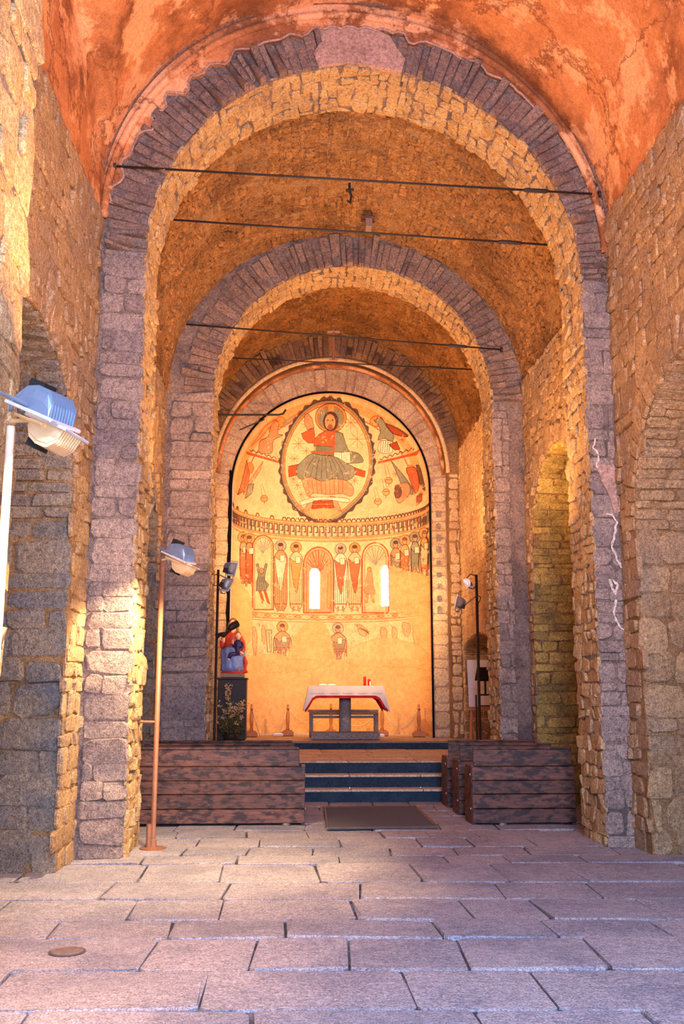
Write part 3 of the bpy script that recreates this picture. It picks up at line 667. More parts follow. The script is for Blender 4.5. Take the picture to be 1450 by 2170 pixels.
# throne cushion, seated robed figure with a plain disc behind the head
poly([(395,510),(460,495),(470,560),(400,578)], RD); poly([(815,515),(890,540),(885,580),(815,560)], RD)
ell((668,200), 100, 92, OC, 1, DK, 2); ell((668,200), 84, 76, GN*1.6, 1, RD, 3); poly([(650,120),(690,120),(684,170),(655,170)], OC, 1, None)
poly([(480,300),(560,262),(568,330),(600,300),(640,280),(700,280),(745,300),(770,390),(800,480),(560,440),(560,360),(520,360),(490,330)], RD*1.25)
poly([(500,180),(520,170),(548,200),(562,262),(520,275),(500,240)], PK)
ell((668,222), 48, 62, DK*1.6, 1, DK); ell((664,226), 35, 52, PK*1.1, 1, DK); ell((664,262), 18, 22, DK*2.2, .8, None)
for x in (650, 680): ell((x, 214), 6, 4, DK, 1, None)
line([(665,215),(660,240),(668,243)], 1.5)
poly([(560,375),(690,385),(690,440),(560,440)], GN*1.3); line([(545,418),(700,425)], 9, RD*1.2)
poly(smooth([(690,290),(740,300),(770,380),(790,410),(850,430),(875,480),(800,490),(700,490),(690,440)]), GN*1.5)
line([(690,285),(685,470)], 7, RD)
poly([(688,418),(738,420),(792,416),(795,488),(738,492),(690,488)], WH); line([(738,420),(738,492)], 2)
for k in range(5): line([(696,430+k*11),(730,431+k*11)], 1, RD, .7); line([(746,430+k*11),(786,430+k*11)], 1, RD, .7)
poly(smooth([(450,510),(480,480),(540,430),(620,440),(700,450),(770,490),(820,520),(815,570),(770,600),(690,590),(610,605),(540,575),(470,590),(450,550),(450,510)]), GN*1.6)
for k in range(9): line(smooth([(560+k*18,450),(520+k*30,520+8*math.sin(k)),(500+k*36,590)]), 1.8, DK, .8)
poly(smooth([(480,595),(540,580),(610,605),(690,590),(770,602),(815,650),(800,700),(740,685),(650,690),(560,680),(520,700),(480,595)]), PK*1.05)
for k in range(9): line([(520+k*28,600),(530+k*27,685)], 2.2, RD, .9)
poly([(535,700),(560,705),(548,770),(500,810),(485,800),(515,760)], PK*1.15); poly([(665,700),(700,705),(735,790),(720,805),(690,770)], PK*1.15)
poly(smooth([(470,735),(560,708),(700,708),(780,718),(770,740),(620,722),(480,760)]), WH); poly([(560,728),(680,728),(690,775),(545,780)], RD*.8); line([(550,752),(686,750)], 2.5, OC)
poly(smooth([(490,800),(620,775),(740,800),(690,840),(620,862),(550,840)]), ORG_*1.05, .9, RD)
# winged creatures and censers either side, plain ochre ground lines
def wavy(x0, y0, x1, y1, amp, wl, wd, col):
    L_ = math.hypot(x1-x0, y1-y0); n = int(L_/4); line([(x0+(x1-x0)*k/n, y0+(y1-y0)*k/n+amp*math.sin(k*4/wl*2*PI)) for k in range(n+1)], wd, col, .9)
line([(135,425),(330,480)], 9, RD); wavy(150,405,335,462, 6, 34, 3, DK*2); line([(975,485),(1225,425)], 9, RD); wavy(985,462,1200,395, 7, 36, 3, DK*2)
ell((345,225), 36, 32, OC, 1, RD); poly(smooth([(300,215),(335,230),(330,300),(360,310),(300,345),(290,420),(215,420),(215,350),(265,320),(280,270),(300,215)]), PK); poly([(360,230),(470,160),(420,215),(370,260)], GN*1.6, .8, RD); poly([(330,200),(250,250),(160,380),(215,330)], ORG_, .7, RD)
ell((960,222), 42, 34, OC, 1, RD, 2.5); poly(smooth([(945,215),(990,200),(1030,260),(1070,310),(1060,350),(1010,330),(970,340),(985,290),(975,250),(945,215)]), GN*1.8)
poly(smooth([(1020,235),(1100,270),(1160,320),(1070,300),(1020,235)]), RD*.8); poly(smooth([(985,345),(1060,350),(1065,400),(1050,425),(985,422),(970,390),(985,345)]), WH)
for k in range(5): line([(990+k*15,350),(985+k*14,418)], 2.2, DK)
poly([(1040,370),(1090,350),(1112,400),(1080,405),(1065,395)], RD*.7)
ell((150,520), 25, 36, OC, 1, RD); poly([(130,470),(110,560),(90,640),(70,690),(130,660),(150,560)], RD*1.2, .8); poly([(235,475),(215,540),(110,690),(120,640)], PK, .8, RD); poly([(140,625),(175,620),(165,680),(120,715)], GN*1.8, .8)
ell((1180,535), 28, 34, OC, 1, RD); poly(smooth([(1150,520),(1210,520),(1235,620),(1215,680),(1190,640),(1150,520)]), RD*1.2, .9)
poly(smooth([(1055,475),(1120,550),(1185,640),(1190,690),(1130,640),(1090,550),(1055,475)]), GN*1.7, .95); poly(smooth([(1215,500),(1240,520),(1272,660),(1240,620),(1215,500)]), DK*2, .9)
poly(smooth([(1080,630),(1160,615),(1175,680),(1110,745),(1080,700),(1080,630)]), PK, 1); ell((1098,672), 24, 42, DK*2.2, .9); poly([(1215,700),(1255,670),(1255,730),(1215,765)], RD*.6, .9, None)
for (x, y) in ((1040,600),(1022,675),(970,735),(242,715)):
    line([(x-25,y-90),(x-12,y-8)], 1.3); line([(x-14,y-95),(x+14,y-8)], 1.3); ell((x, y), 22, 21, ORG_, 1, RD, 2.4); line([(x-18,y-5),(x+18,y-5)], 2, DK); line([(x,y+20),(x,y+36)], 3, RD)
for k in range(7): line([(1010+k*28, 512-k*6),(1018+k*28, 490-k*6)], 1.5, RD, .6)
# --- horizontal bands, at constant height round the wall
def zc(py): return float(hit([(700, py)])[0][1])
def band(z0, z1, col, al=1.0, p0=0.02, p1=PI-.02):
    P = [(EX-AR*math.cos(a), z0) for a in np.linspace(p0, p1, 60)]+[(EX-AR*math.cos(a), z1) for a in np.linspace(p1, p0, 60)]; fill_t(totex(np.array(P)), col, al)
def sline(pts, wd, col, al=.9): stroke_t(totex(np.array([(EX-AR*math.cos(s_/AR), z) for s_, z in pts])), wd, col, al)
zA, zB, zC, zD = zc(1108), zc(1114), zc(1140), zc(1148)
LSC = AR*PI
for k in range(58):
    s0 = .06+k*.113
    if s0 < 2.1 and k % 4: continue
    sline([(s0, zA+.02), (s0+.03, zA+.075), (s0+.08, zA+.075), (s0+.113, zA+.02)], 7, DK*1.8, .85)
band(zD, zA+.01, ORG_*1.02); sline([(s_, zA) for s_ in np.linspace(.05, LSC-.05, 80)], 4, RD)
band(zC, zB, CR*.95); h = zB-zC
k = 0; s_ = .1
while s_ < LSC-.15:
    u = .145
    sline([(s_, zC+.03), (s_, zB-.03), (s_+u*.62, zB-.03), (s_+u*.62, zC+h*.42), (s_+u*.32, zC+h*.42)], 6.5, DK*1.6)
    sline([(s_+u*.16, zC+.03), (s_+u*.80, zC+.03), (s_+u*.80, zB-.05)], 5, (GN*1.4 if k % 3 else RD*1.1)); s_ += u; k += 1
for z in (zB, zC): sline([(s_, z) for s_ in np.linspace(.05, LSC-.05, 80)], 3.5, RD)
for k in range(110): sline([(.1+k*.06, (zC+zD)/2), (.115+k*.06, (zC+zD)/2)], 4, WH)
sline([(s_, zD) for s_ in np.linspace(.05, LSC-.05, 80)], 3, RD)
OFF[:] = [480, 1100]; SC = .331
zE, zF = zc(1303), zc(1314)
band(zE, zD-.02, CR*1.04, .8)
band(zF, zE, ORG_, .8, .5, 2.85)
for k in range(24):
    s0 = 1.15+k*.2; 
    if s0 > 5.6: break
    sline([(s0, (zE+zF)/2), (s0+.05, (zE+zF)/2+.03), (s0+.12, (zE+zF)/2+.03), (s0+.16, (zE+zF)/2), (s0+.1, (zE+zF)/2-.03), (s0, (zE+zF)/2)], 3.2, (RD if k % 2 else WH))
for z in (zE, zF, zF-.05): sline([(s_, z) for s_ in np.linspace(1.05, 5.9, 60)], 3, RD)
def niche(x0, x1, yt, yb, fan, fc):
    cx, r = (x0+x1)/2, (x1-x0)/2; A = [(cx+r*math.cos(a), yt+r*1.15-r*1.15*math.sin(a)) for a in np.linspace(PI, 0, 24)]
    poly([(x0, yb)]+A+[(x1, yb)], fc, .8, RD, 5); k_ = .82; B = [(cx+r*k_*math.cos(a), yt+r*1.15-r*1.15*k_*math.sin(a)) for a in np.linspace(PI, 0, 24)]
    line([(x0+r*.18, yb)]+B+[(x1-r*.18, yb)], 2.5, RD)
    for k in range(fan):
        a = PI*(k+.5)/fan; e = (cx+r*.78*math.cos(a), yt+r*1.15-r*.9*math.sin(a)); c0 = (cx, yt+r*1.7)
        line([c0, e], 5 if k % 2 else 3, (GN*2 if fc is CR else RD), .75)
niche(168, 300, 105, 580, 9, CR); niche(495, 686, 180, 600, 11, PK); niche(870, 1038, 152, 600, 9, CR)
def saint(x, y, hc, bc, mc, by=560, wdt=42, al=1.0):
    ell((x, y), 36, 36, hc, al, DK, 1.6); ell((x, y+6), 15, 22, PK*1.1, al, DK, 1.5); ell((x, y-8), 17, 12, DK*2, al, None)
    poly(smooth([(x-14,y+30),(x+14,y+30),(x+wdt,y+75),(x+wdt-2,y+180),(x+wdt-6,by),(x-wdt+6,by),(x-wdt+2,y+180),(x-wdt,y+75),(x-14,y+30)]), bc, al, DK, 2)
    poly(smooth([(x-wdt+4,y+70),(x-6,y+90),(x+wdt-6,y+75),(x+20,y+190),(x+4,y+290),(x-22,y+200),(x-wdt+4,y+70)]), mc, al*.9, DK, 1.6)
    poly([(x-4,y+62),(x+26,y+58),(x+28,y+98),(x-2,y+102)], WH, al, DK, 1.4)
    for k in range(6): line([(x-wdt*.75+k*wdt*.3, y+200),(x-wdt*.8+k*wdt*.32, by-6)], 2.2, RD, .85*al)
    line([(x-wdt+4,by-16),(x+wdt-4,by-16)], 5, RD, .8*al)
    for dx in (-14, 14): poly([(x+dx-6,by),(x+dx+6,by),(x+dx+(10 if dx > 0 else -2),by+32),(x+dx-(10 if dx < 0 else -2),by+32)], PK, al, DK, 1.2)
saint(347,172,GN*2.6,PK,WH*.95); saint(446,182,OC,CR*.95,OC); saint(731,192,GN*2.6,WH*.92,RD*1.2); saint(822,186,OC,CR,RD*1.25)
for x, y, a_ in ((108,118,.7),(146,125,.9)): saint(x, y, OC, PK, RD*1.2, 400, 22, a_)
saint(1084,158,GN*2,PK,GN*1.6,330,34,.95); saint(1142,136,PK,OC,RD*1.3,330,30,.8); saint(1208,118,GN*2,GN*2,GN*1.5,380,28,.95); saint(1268,92,OC,OC,WH*.9,330,26,.8)
# dancing figure in the left niche, small figure in the right one
poly([(190,290),(204,285),(215,330),(238,325),(250,285),(262,288),(250,345),(245,390),(272,420),(250,460),(190,460),(192,400),(205,360)], GN*1.6, 1); ell((225,332), 15, 18, PK); 
for q in (0, 12, 24, 36, 48): line([(205+q*.7,370),(195+q*1.4,458)], 1.5, DK)
poly([(205,460),(222,460),(240,520),(228,540),(222,510)], RD*1.2); poly([(238,458),(252,455),(272,525),(278,545),(262,535)], RD*1.2)
poly(smooth([(905,330),(930,335),(940,420),(950,480),(885,470),(890,410),(905,330)]), PK, .9, RD); ell((915,322), 13, 14, OC); poly([(895,480),(910,480),(905,535),(890,535)], OC, .9, RD); poly([(925,480),(940,480),(950,535),(935,535)], OC, .9, RD)
poly(smooth([(650,340),(668,345),(672,470),(665,560),(645,560),(648,440),(650,340)]), OC, .7, RD)
# --- lower register fragments
for x, y in ((358, 690), (714, 700)): saint(x, y, OC if x < 500 else GN*2.6, PK, GN*1.5, y+150, 55, .85)
poly([(255,710),(290,710),(286,850),(262,850)], CR, .8, DK, 2); line([(272,720),(278,845)], 3, GN*1.5)
for x, y, w_, h_ in ((170,690,26,180),(230,680,20,120),(850,700,60,50),(990,690,40,90),(1065,690,30,100),(1130,660,50,90),(1200,680,40,150)): poly(smooth([(x,y),(x+w_*.6,y+6),(x+w_,y+h_*.4),(x+w_*.7,y+h_),(x+w_*.2,y+h_*.9),(x-6,y+h_*.4),(x,y)]), (PK if x % 20 else ORG_), .55, RD, 1.5)
for k in range(5): line(smooth([(822+k*8,672),(850+k*10,700),(900+k*4,720+k*6)]), 2, DK, .7)
for k in range(520):                                             # flaked remains of the lower register and the right-hand group
    if k < 380: x, y = rng.uniform(160, 1240), rng.uniform(665, 900)
    else: x, y = rng.uniform(1040, 1290), rng.uniform(250, 560)
    L_ = rng.uniform(4, 26); a = rng.choice([PI/2, PI/2, rng.uniform(0, PI)]); line([(x, y), (x+L_*math.cos(a), y+L_*math.sin(a))], rng.uniform(1, 3.2), rng.choice([RD, DK, GN, OC, WH, RD]), rng.uniform(.3, .7))
# bare plaster where the painting is lost
PL = np.array((.84,.50,.21), np.float32)
def wear(p, al=1.0, n=2, a_=7):
    q = dens(smooth(p+[p[0]], 5), True, 8); q = [(x+rng.uniform(-a_, a_), y+rng.uniform(-a_, a_)) for x, y in q]; poly(q, PL, al, OC, 1.2)
band(TZ0, zc(1398), PL); wear([(0,330),(90,400),(160,520),(165,640),(150,760),(120,900),(120,1100),(-60,1100),(-60,300)])
wear([(520,670),(610,655),(650,720),(690,850),(680,930),(420,960),(400,860),(450,730)], 1); wear([(1040,300),(1150,330),(1300,380),(1330,560),(1240,600),(1060,575),(1045,450)], .85)
wear([(1100,560),(1330,560),(1330,940),(1180,930),(1230,800),(1180,680)], .75); wear([(790,830),(1000,760),(1250,820),(1250,940),(800,930)], .7); wear([(120,880),(330,860),(410,900),(560,900),(560,960),(120,980)], .8)
img *= (1+vnoise(60, 100, .22)+vnoise(240, 400, .22)+vnoise(14, 24, .2))[..., None]
w1 = np.clip((vnoise(40, 70, 1)+vnoise(160, 280, 1)-.42)*6, 0, 1)[..., None]*.6; img[:] = img*(1-w1)+CR*.95*w1; np.clip(img, 0, 1, out=img)
def srgb(a): return np.where(a <= .0031308, a*12.92, 1.055*np.power(np.maximum(a, 1e-5), 1/2.4)-.055)
tex = bpy.data.images.new('wall_painting', IW, IH); buf = np.ones((IH, IW, 4), np.float32); buf[..., :3] = srgb(img); tex.pixels.foreach_set(buf.ravel()); tex.update(); tex.pack()
m_, nt, N, L, B = nt_new('painted_plaster'); ti = N.new('ShaderNodeTexImage'); ti.image = tex; ti.extension = 'EXTEND'
geo = N.new('ShaderNodeNewGeometry'); n3 = noise_tex(N, L, 40, 4, .7, geo.outputs['Position']); r3 = ramp(N, [(.3, (.82,)*3), (.7, (1.08,)*3)]); L.new(n3.outputs[0], r3.inputs[0])
L.new(mixc(N, L, ti.outputs[0], r3.outputs[0], 1.0, 'MULTIPLY'), B.inputs['Base Color']); B.inputs['Roughness'].default_value = .9; B.inputs['Specular IOR Level'].default_value = .15
b = N.new('ShaderNodeBump'); b.inputs['Strength'].default_value = .25; b.inputs['Distance'].default_value = .02; L.new(n3.outputs[0], b.inputs['Height']); L.new(b.outputs[0], B.inputs['Normal'])
M_FRESCO = m_
# --- geometry: wall columns with two slit windows, then the quarter sphere
def hitphi(px, py):
    x, z = hit([(px, py)])[0]; return math.acos(max(-1, min(1, (EX-x)/AR))), float(z)
wins = []
for (x0, x1, yt, yb) in ((656, 679, 1203, 1290), (803, 824, 1196, 1285)):
    a0, _ = hitphi(x0, 1250); a1, _ = hitphi(x1, 1250); _, zt = hitphi((x0+x1)/2, yt); _, zb = hitphi((x0+x1)/2, yb); wins.append((a0, a1, zb, zt))
phis = set(np.linspace(0, PI, 97).tolist())
for a0, a1, zb, zt in wins:
    phis = {p for p in phis if not (a0-.004 < p < a1+.004)}; phis |= set(np.linspace(a0, a1, 9).tolist())
phis = sorted(phis)
def AP(a, z, r=AR): return (EX-r*math.cos(a), AYC+r*math.sin(a), z)
m = MB()
for a, b_ in zip(phis[:-1], phis[1:]):
    c = (a+b_)/2; wn = [w_ for w_ in wins if w_[0] < c < w_[1]]
    if wn:
        a0, a1, zb, zt = wn[0]; hw = (a1-a0)/2; rr_ = hw*AR; f = lambda q: zt-rr_+rr_*math.sqrt(max(0, 1-((q-(a0+a1)/2)/hw)**2)); segs = [((ZP, ZP), (zb, zb)), ((f(a), f(b_)), (EZ, EZ))]
    else: segs = [((ZP, ZP), (EZ, EZ))]
    for (la, lb), (ha, hb) in segs:
        n = 5
        m.grid([[AP(a, la+(ha-la)*k/n), AP(b_, lb+(hb-lb)*k/n)] for k in range(n+1)])
for i in range(24):
    e0, e1_ = PI/2*i/24, PI/2*(i+1)/24
    m.grid([[(EX-AR*math.cos(e)*math.cos(a), AYC+AR*math.cos(e)*math.sin(a), EZ+AR*math.sin(e)) for a in phis] for e in (e0, e1_)])
m.grid([[(EX+(AR+.005)*c_, y, z) for c_, y, z in [(-1, y, ZP)]+[(math.cos(PI-PI*k/48), y, EZ+(AR+.005)*math.sin(PI*k/48)) for k in range(49)]+[(1, y, ZP)]] for y in (20.99, AYC)])
ap = m.build('wall_apse', M_FRESCO, smooth=True); me = ap.data; uv = me.uv_layers.new(name='uv')
co = np.empty(len(me.vertices)*3, np.float32); me.vertices.foreach_get('co', co); co = co.reshape(-1, 3); li = np.empty(len(me.loops), np.int32); me.loops.foreach_get('vertex_index', li)
uv.data.foreach_set('uv', np.stack([(co[li, 0]-TX0)/TW, (co[li, 2]-TZ0)/TH], 1).ravel())
tag(ap, 'curved apse wall and half dome with a painted almond frame, key-pattern band and robed figures', 'wall', kind='structure')
m = MB(); P = [(EX-AR-.03, ZP)]+[(EX+(AR+.03)*math.cos(PI-PI*k/60), EZ+(AR+.03)*math.sin(PI*k/60)) for k in range(61)]+[(EX+AR+.03, ZP)]
m.tube([(x, 20.985, z) for x, z in P], .022, 6); m.build('edge_joint', M_GAP, ap)
m = MB()
m.tube([(EX-AR-.05, 20.97, z) for z in np.linspace(2.6, 6.3, 24)], [.03+.012*math.sin(i*1.9) for i in range(24)], 7); m.build('edge_joint', M_GAP, ap)
for i, (a0, a1, zb, zt) in enumerate(wins):
    c = (a0+a1)/2; hw = (a1-a0)/2; rr_ = hw*AR
    pr = [(a0, zb), (a0, zt-rr_)]+[(c-hw*math.cos(PI*k/10), zt-rr_+rr_*math.sin(PI*k/10)) for k in range(1, 10)]+[(a1, zt-rr_), (a1, zb)]
    m = MB(); m.grid([[AP(a, z) for a, z in pr], [AP(a, z, AR+.35) for a, z in pr]], closed=True); o = m.build('window_%d' % (i+1), M_CREAM)
    tag(o, ['glowing narrow slit window in the middle niche of the apse wall', 'glowing narrow slit window in the right-hand painted niche of the apse'][i], 'window', kind='structure')
    m = MB(); m.add([AP(a, z, AR+.12) for a, z in pr], [tuple(range(len(pr)))]); m.build('window_pane', M_WINGL, o)

# ---- steps and platform
st = thing('stairs', 'three dark slate steps with pale treads between the pew blocks', 'stairs', (.85, 15.0, 0), kind='structure')
tz = [0, .184, .366, ZU]
for k in range(3):
    y = 15.0+.33*k; m = MB(); m.box((.85, y+.04, (tz[k]+tz[k+1]-.03)/2), (4.26, .08, tz[k+1]-tz[k]-.03)); m.build('riser', M_SLATE, st)
    if k < 2: 
        for q in range(4):
            m = MB(); m.box((.85-1.6+1.065*q, y+.16, tz[k+1]-.016), (1.055, .36, .032), bev=.006); m.build('tread', M_TREAD, st)
o = MB(); o.box((1.15, 19.05, ZU-.13), (6.3, 6.6, .22)); up_ = o.build('floor', M_TREAD); tag(up_, 'buff stone landing between the slate steps and the altar platform', 'floor', kind='structure')
M = Masonry(rng)
for i in range(5):
    x = -2.2+rng.uniform(0, .4); y0 = 15.67+.69*i
    while x < 3.4: w_ = rng.uniform(.6, 1.1); M.stone((max(x,-1.98), min(x+w_, 3.5), y0, y0+.69, [(0,0)]*4), lambda u, v, h: Vector((u, v, ZU-.012+h)), gap=.006, proud=(.004, .012), rough=.05); x += w_
M.emit(up_, M_TREAD, 40, 'paving_stone', False)
pf = MB(); pf.box((.85, 21.2, ZP-.065), (6.9, 4.3, .11)); pf = pf.build('altar_platform', M_TREAD); tag(pf, 'low stone altar platform with a dark slate front edge under the altar', 'platform', kind='structure')
m = MB(); m.box((.78, 19.04, (ZU+ZP)/2-.005), (5.4, .05, ZP-ZU-.012)); m.build('riser', M_SLATE, pf)
for q in range(5): m = MB(); m.box((-1.4+1.09*q, 19.22, ZP-.012), (1.08, .4, .03), bev=.005); m.build('edge_slab', M_ALTAR, pf)
# ================================================================== OBJECTS
def frame_dir(p, q): return (Vector(q)-Vector(p)).normalized()
# ---- pews
def make_pew(x0, x1, y, left_end):
    t = thing('church_pew', 'x', 'pew', ((x0+x1)/2, y, 0), 'wooden pews facing the altar')
    H = [.035, .205, .375, .535, .70]
    for k in range(4):
        m = MB(); m.box(((x0+x1)/2, y, (H[k]+H[k+1])/2), (x1-x0, .035+.004*(k % 2), H[k+1]-H[k]-.007), rnd=rng.random(), bev=.006); m.build('back_plank', M_PEW, t)
    m = MB(); m.box(((x0+x1)/2-(.045 if left_end < 0 else -.0), y+.02, .805), (x1-x0-.05, .032, .205), rnd=rng.random(), bev=.006); m.build('back_plank', M_PEW, t)
    m = MB(); m.box(((x0+x1)/2-(.045 if left_end < 0 else 0), y+.02, .915), (x1-x0-.05, .07, .028), bev=.008, rnd=.6); m.build('top_rail', M_PEW, t)
    m = MB(); m.box(((x0+x1)/2, y+.28, .44), (x1-x0-.08, .42, .035), bev=.008, rnd=.7); m.build('seat', M_PEW, t)
    for e in (-1, 1):
        xe = (x0+.02) if e < 0 else (x1-.02); m = MB()
        pr = [(.02,.0),(.52,.0),(.52,.40),(.50,.62),(.42,.70),(.10,.70),(.02,.72)]
        n = len(pr); V = [(xe-.022, y+a, z) for a, z in pr]+[(xe+.022, y+a, z) for a, z in pr]
        m.add(V, [tuple(range(n-1,-1,-1)), tuple(range(n, 2*n))]+[(i, (i+1) % n, (i+1) % n+n, i+n) for i in range(n)], rnd=.9); ep = m.build('end_panel', M_PEW, t)
        for z in (.60, .2):
            m = MB(); m.lathe((0,0,0), [(.002,0),(.014,.004),(.011,.010),(.002,.013)], 8); m.v = [(xe+e*(.022+p[2]), y+.07+p[0], z+p[1]) for p in m.v]; m.build('bolt', M_DIFF, ep)
    m = MB(); m.box(((x0+x1)/2, y+.62, .22), (x1-x0-.3, .16, .03), bev=.006); m.build('kneeler', M_PEW, t)
    px_ = x1-.22 if left_end < 0 else x0+.36
    m = MB(); m.lathe((px_, y-.025, .012), [(.055,-.01),(.055,.01),(.04,.03),(.01,.04)], 14, 1, .5); m.build('foot_cap', M_MATE, t)
    return t
LP = make_pew(-1.93, .14, 12.40, -1)
LP['label'] = 'nearest dark plank-backed pew left of the aisle, beside the tall left pier'
for k, lab in ((1, 'middle pew of the left block, behind the nearest plank back'), (2, 'front pew of the left block, closest to the slate steps')):
    c = copy_tree(LP); c.location.y += .85*k; c.location.x -= .03*k+.03; c['label'] = lab
RP = make_pew(2.16, 3.42, 12.30, 1)
RP['label'] = 'nearest dark plank-backed pew right of the aisle, against the right pier'
for k, lab in ((1, 'middle pew of the right block, its end panel showing between two others'), (2, 'front pew of the right block, beside the slate steps')):
    c = copy_tree(RP); c.location.y += .93*k; c.location.x -= .01*k; c['label'] = lab

# ---- doormat and bronze floor disc
t = thing('doormat', 'flat grey-brown mat framed in worn metal before the altar steps', 'mat', (1.05, 13.0, .016))
m = MB(); P = [(.43,14.1),(1.69,14.2),(1.69,12.0),(.40,11.95)]
def prism_z(P, z0, z1, m=None):
    m = m or MB(); n = len(P); m.add([(x, y, z0) for x, y in P]+[(x, y, z1) for x, y in P], [tuple(range(n-1,-1,-1)), tuple(range(n, 2*n))]+[(i, (i+1) % n, (i+1) % n+n, i+n) for i in range(n)]); return m
prism_z(P[::-1], .016, .032).build('mat_pad', M_MAT, t)
for a, b in zip(P, P[1:]+P[:1]): m = MB(); m.tube([(a[0], a[1], .032), (b[0], b[1], .032)], .016, 6); m.build('edge_strip', M_MATE, t)
t = thing('floor_disc', 'small round brown metal cover set in the foreground flagstones', 'cover', (-1.38, 6.55, .016))
m = MB(); m.lathe((-1.38, 6.55, .014), [(.10,0),(.10,.008),(.09,.011),(.088,.008),(.01,.009)], 28); m.build('cover_plate', M_DISC, t)
m = MB(); m.lathe((-1.38, 6.55, .014), [(.105,0),(.112,0),(.112,.004),(.103,.005)], 28); m.build('rim', M_MATE, t)

# ---- floodlights
def flood(parent, c, n, hang, s=1.0, body=None, refl=None, glass=None, yoke_to=None):
    """one floodlight head: c centre of the glass frame, n the way the glass faces, hang the long axis in the frame plane"""
    c, n, h = Vector(c), Vector(n).normalized(), Vector(hang); h = (h-n*h.dot(n)).normalized(); k = n.cross(h)
    def W(a, b_, d): return c+h*a*s+k*b_*s-n*d*s
    prof = [(-.15,.0),(-.145,.05),(-.10,.125),(-.03,.155),(.06,.15),(.115,.09),(.135,.0)]
    m = MB(); rows_ = []
    for b_, q in ((-.16,.55),(-.15,.93),(-.1,1),(.1,1),(.15,.93),(.16,.55)): rows_.append([W(a*(.96+.04*q), b_, d*q) for a, d in prof])
    m.grid(rows_); m.add([p for p in rows_[0]], [tuple(range(7))]); m.add([p for p in rows_[-1]], [tuple(range(6,-1,-1))]); hs = m.build('housing', body or M_ALU, parent)
    for j in range(9):                                           # cooling fins
        b_ = -.135+.27*j/8; m = MB(); V = []
        for o_ in (-.004, .004): V += [W(a*1.04, b_+o_, d*1.0+(.018 if 0 < i < 6 else 0)) for i, (a, d) in enumerate(prof)]
        m.add(V, [tuple(range(6,-1,-1)), tuple(range(7, 14))]+[(i, i+1, i+8, i+7) for i in range(6)]); m.build('cooling_fin', body or M_ALU, hs)
    m = MB(); a0, a1, b0 = -.175, .165, .18
    for (p, q) in (((a0,-b0),(a1,-b0)), ((a1,-b0),(a1,b0)), ((a1,b0),(a0,b0)), ((a0,b0),(a0,-b0))): m.tube([W(p[0], p[1], 0), W(q[0], q[1], 0)], .013*s, 6)
    m.build('glass_frame', M_DIFF, parent)
    m = MB(); V = [W(a, b_, -.004) for a, b_ in ((a0,-b0),(a1,-b0),(a1,b0),(a0,b0))]+[W(a, b_, .004) for a, b_ in ((a0,-b0),(a1,-b0),(a1,b0),(a0,b0))]
    m.add(V, [(0,1,2,3),(7,6,5,4),(0,4,5,1),(1,5,6,2),(2,6,7,3),(3,7,4,0)]); m.build('glass', glass or M_GLASS, parent)
    m = MB(); Vb = [W(a, b_, d) for d in (.13, .20) for a, b_ in ((-.15,-.07),(-.04,-.07),(-.04,.07),(-.15,.07))]; m.add(Vb, [(0,1,2,3),(7,6,5,4),(0,4,5,1),(1,5,6,2),(2,6,7,3),(3,7,4,0)]); m.build('ballast_box', M_BLK, parent)
    m = MB()
    for sg in (-1, 1): m.tube([W(-.02, .19*sg, .03), W(-.14, .20*sg, .035), W(-.26, .17*sg, .03), W(-.27, .02*sg, .03)], .011*s, 6)
    if yoke_to: m.tube([W(-.27, 0, .03), yoke_to], .016*s, 7)
    m.build('yoke', body or M_ALU, parent)
S23 = math.radians(23)
def pole_lamp(name, label, x, y, h, r, mat, z0=0.016, base=True):
    t = thing(name, label, 'floodlight', (x, y, z0), 'floodlight poles along the nave')
    m = MB(); m.tube([(x, y, z0), (x, y, z0+.02), (x+.005, y, h)], r, 12); m.build('pole', mat, t, True)
    if base: m = MB(); m.lathe((x, y, z0), [(.135,0),(.135,.012),(.11,.018),(.04,.024),(.035,.09),(.02,.1)], 24); m.build('base_plate', M_RUST if mat is not M_COPP else M_COPP, t)
    return t
hx = Vector((math.cos(S23), -.25, -math.sin(S23)))
def twin(t, x, y, z, s=1.0, f=1):
    n1 = Vector((-math.sin(S23)*f, .17, -math.cos(S23))); h_ = Vector((hx.x*f, hx.y, hx.z))
    flood(t, Vector((x+.20*f*s, y-.02, z+.02*s)), n1, h_, s*.92, glass=M_GLASS, yoke_to=Vector((x, y, z+.06*s)))
    flood(t, Vector((x+.27*f*s, y+.03, z-.035*s)), -n1+Vector((0,.10,0)), h_, s*.8, body=M_ALUW, yoke_to=Vector((x, y, z+.0*s)))
t = pole_lamp('floodlight_pole', 'nearest floodlight on a pale pole against the rough pier at the photo edge', -1.475, 5.02, 2.93, .021, M_COPP)
twin(t, -1.475, 5.02, 2.96, .88)
t = pole_lamp('floodlight_pole', 'second floodlight on a thin red-brown pole rising beside the tall left pier', -1.425, 10.62, 2.96, .026, M_RUST)
twin(t, -1.425, 10.62, 2.98, .92)
m = MB(); m.tube([(-1.43, 10.62, 1.28), (-1.68, 10.62, 1.285)], .014, 8); m.build('wall_bracket', M_RUST, t)
m = MB(); m.tube([(-1.465, 10.60, .03), (-1.465, 10.60, .26)], .028, 10); m.build('pole_sleeve', M_RUST, t)
t = pole_lamp('floodlight_pole', 'black pole with two floodlights and a spotlight beside the statue', -1.40, 18.0, 3.78, .024, M_IRON, ZU)
flood(t, (-1.13, 17.95, 3.80), (.72,.50,-.18), (.25,0,1), .78, yoke_to=Vector((-1.40, 18.0, 3.70)))
flood(t, (-1.20, 17.95, 3.50), (.70,.42,-.42), (.3,0,1), .72, body=M_ALU, yoke_to=Vector((-1.40, 18.0, 3.50)))
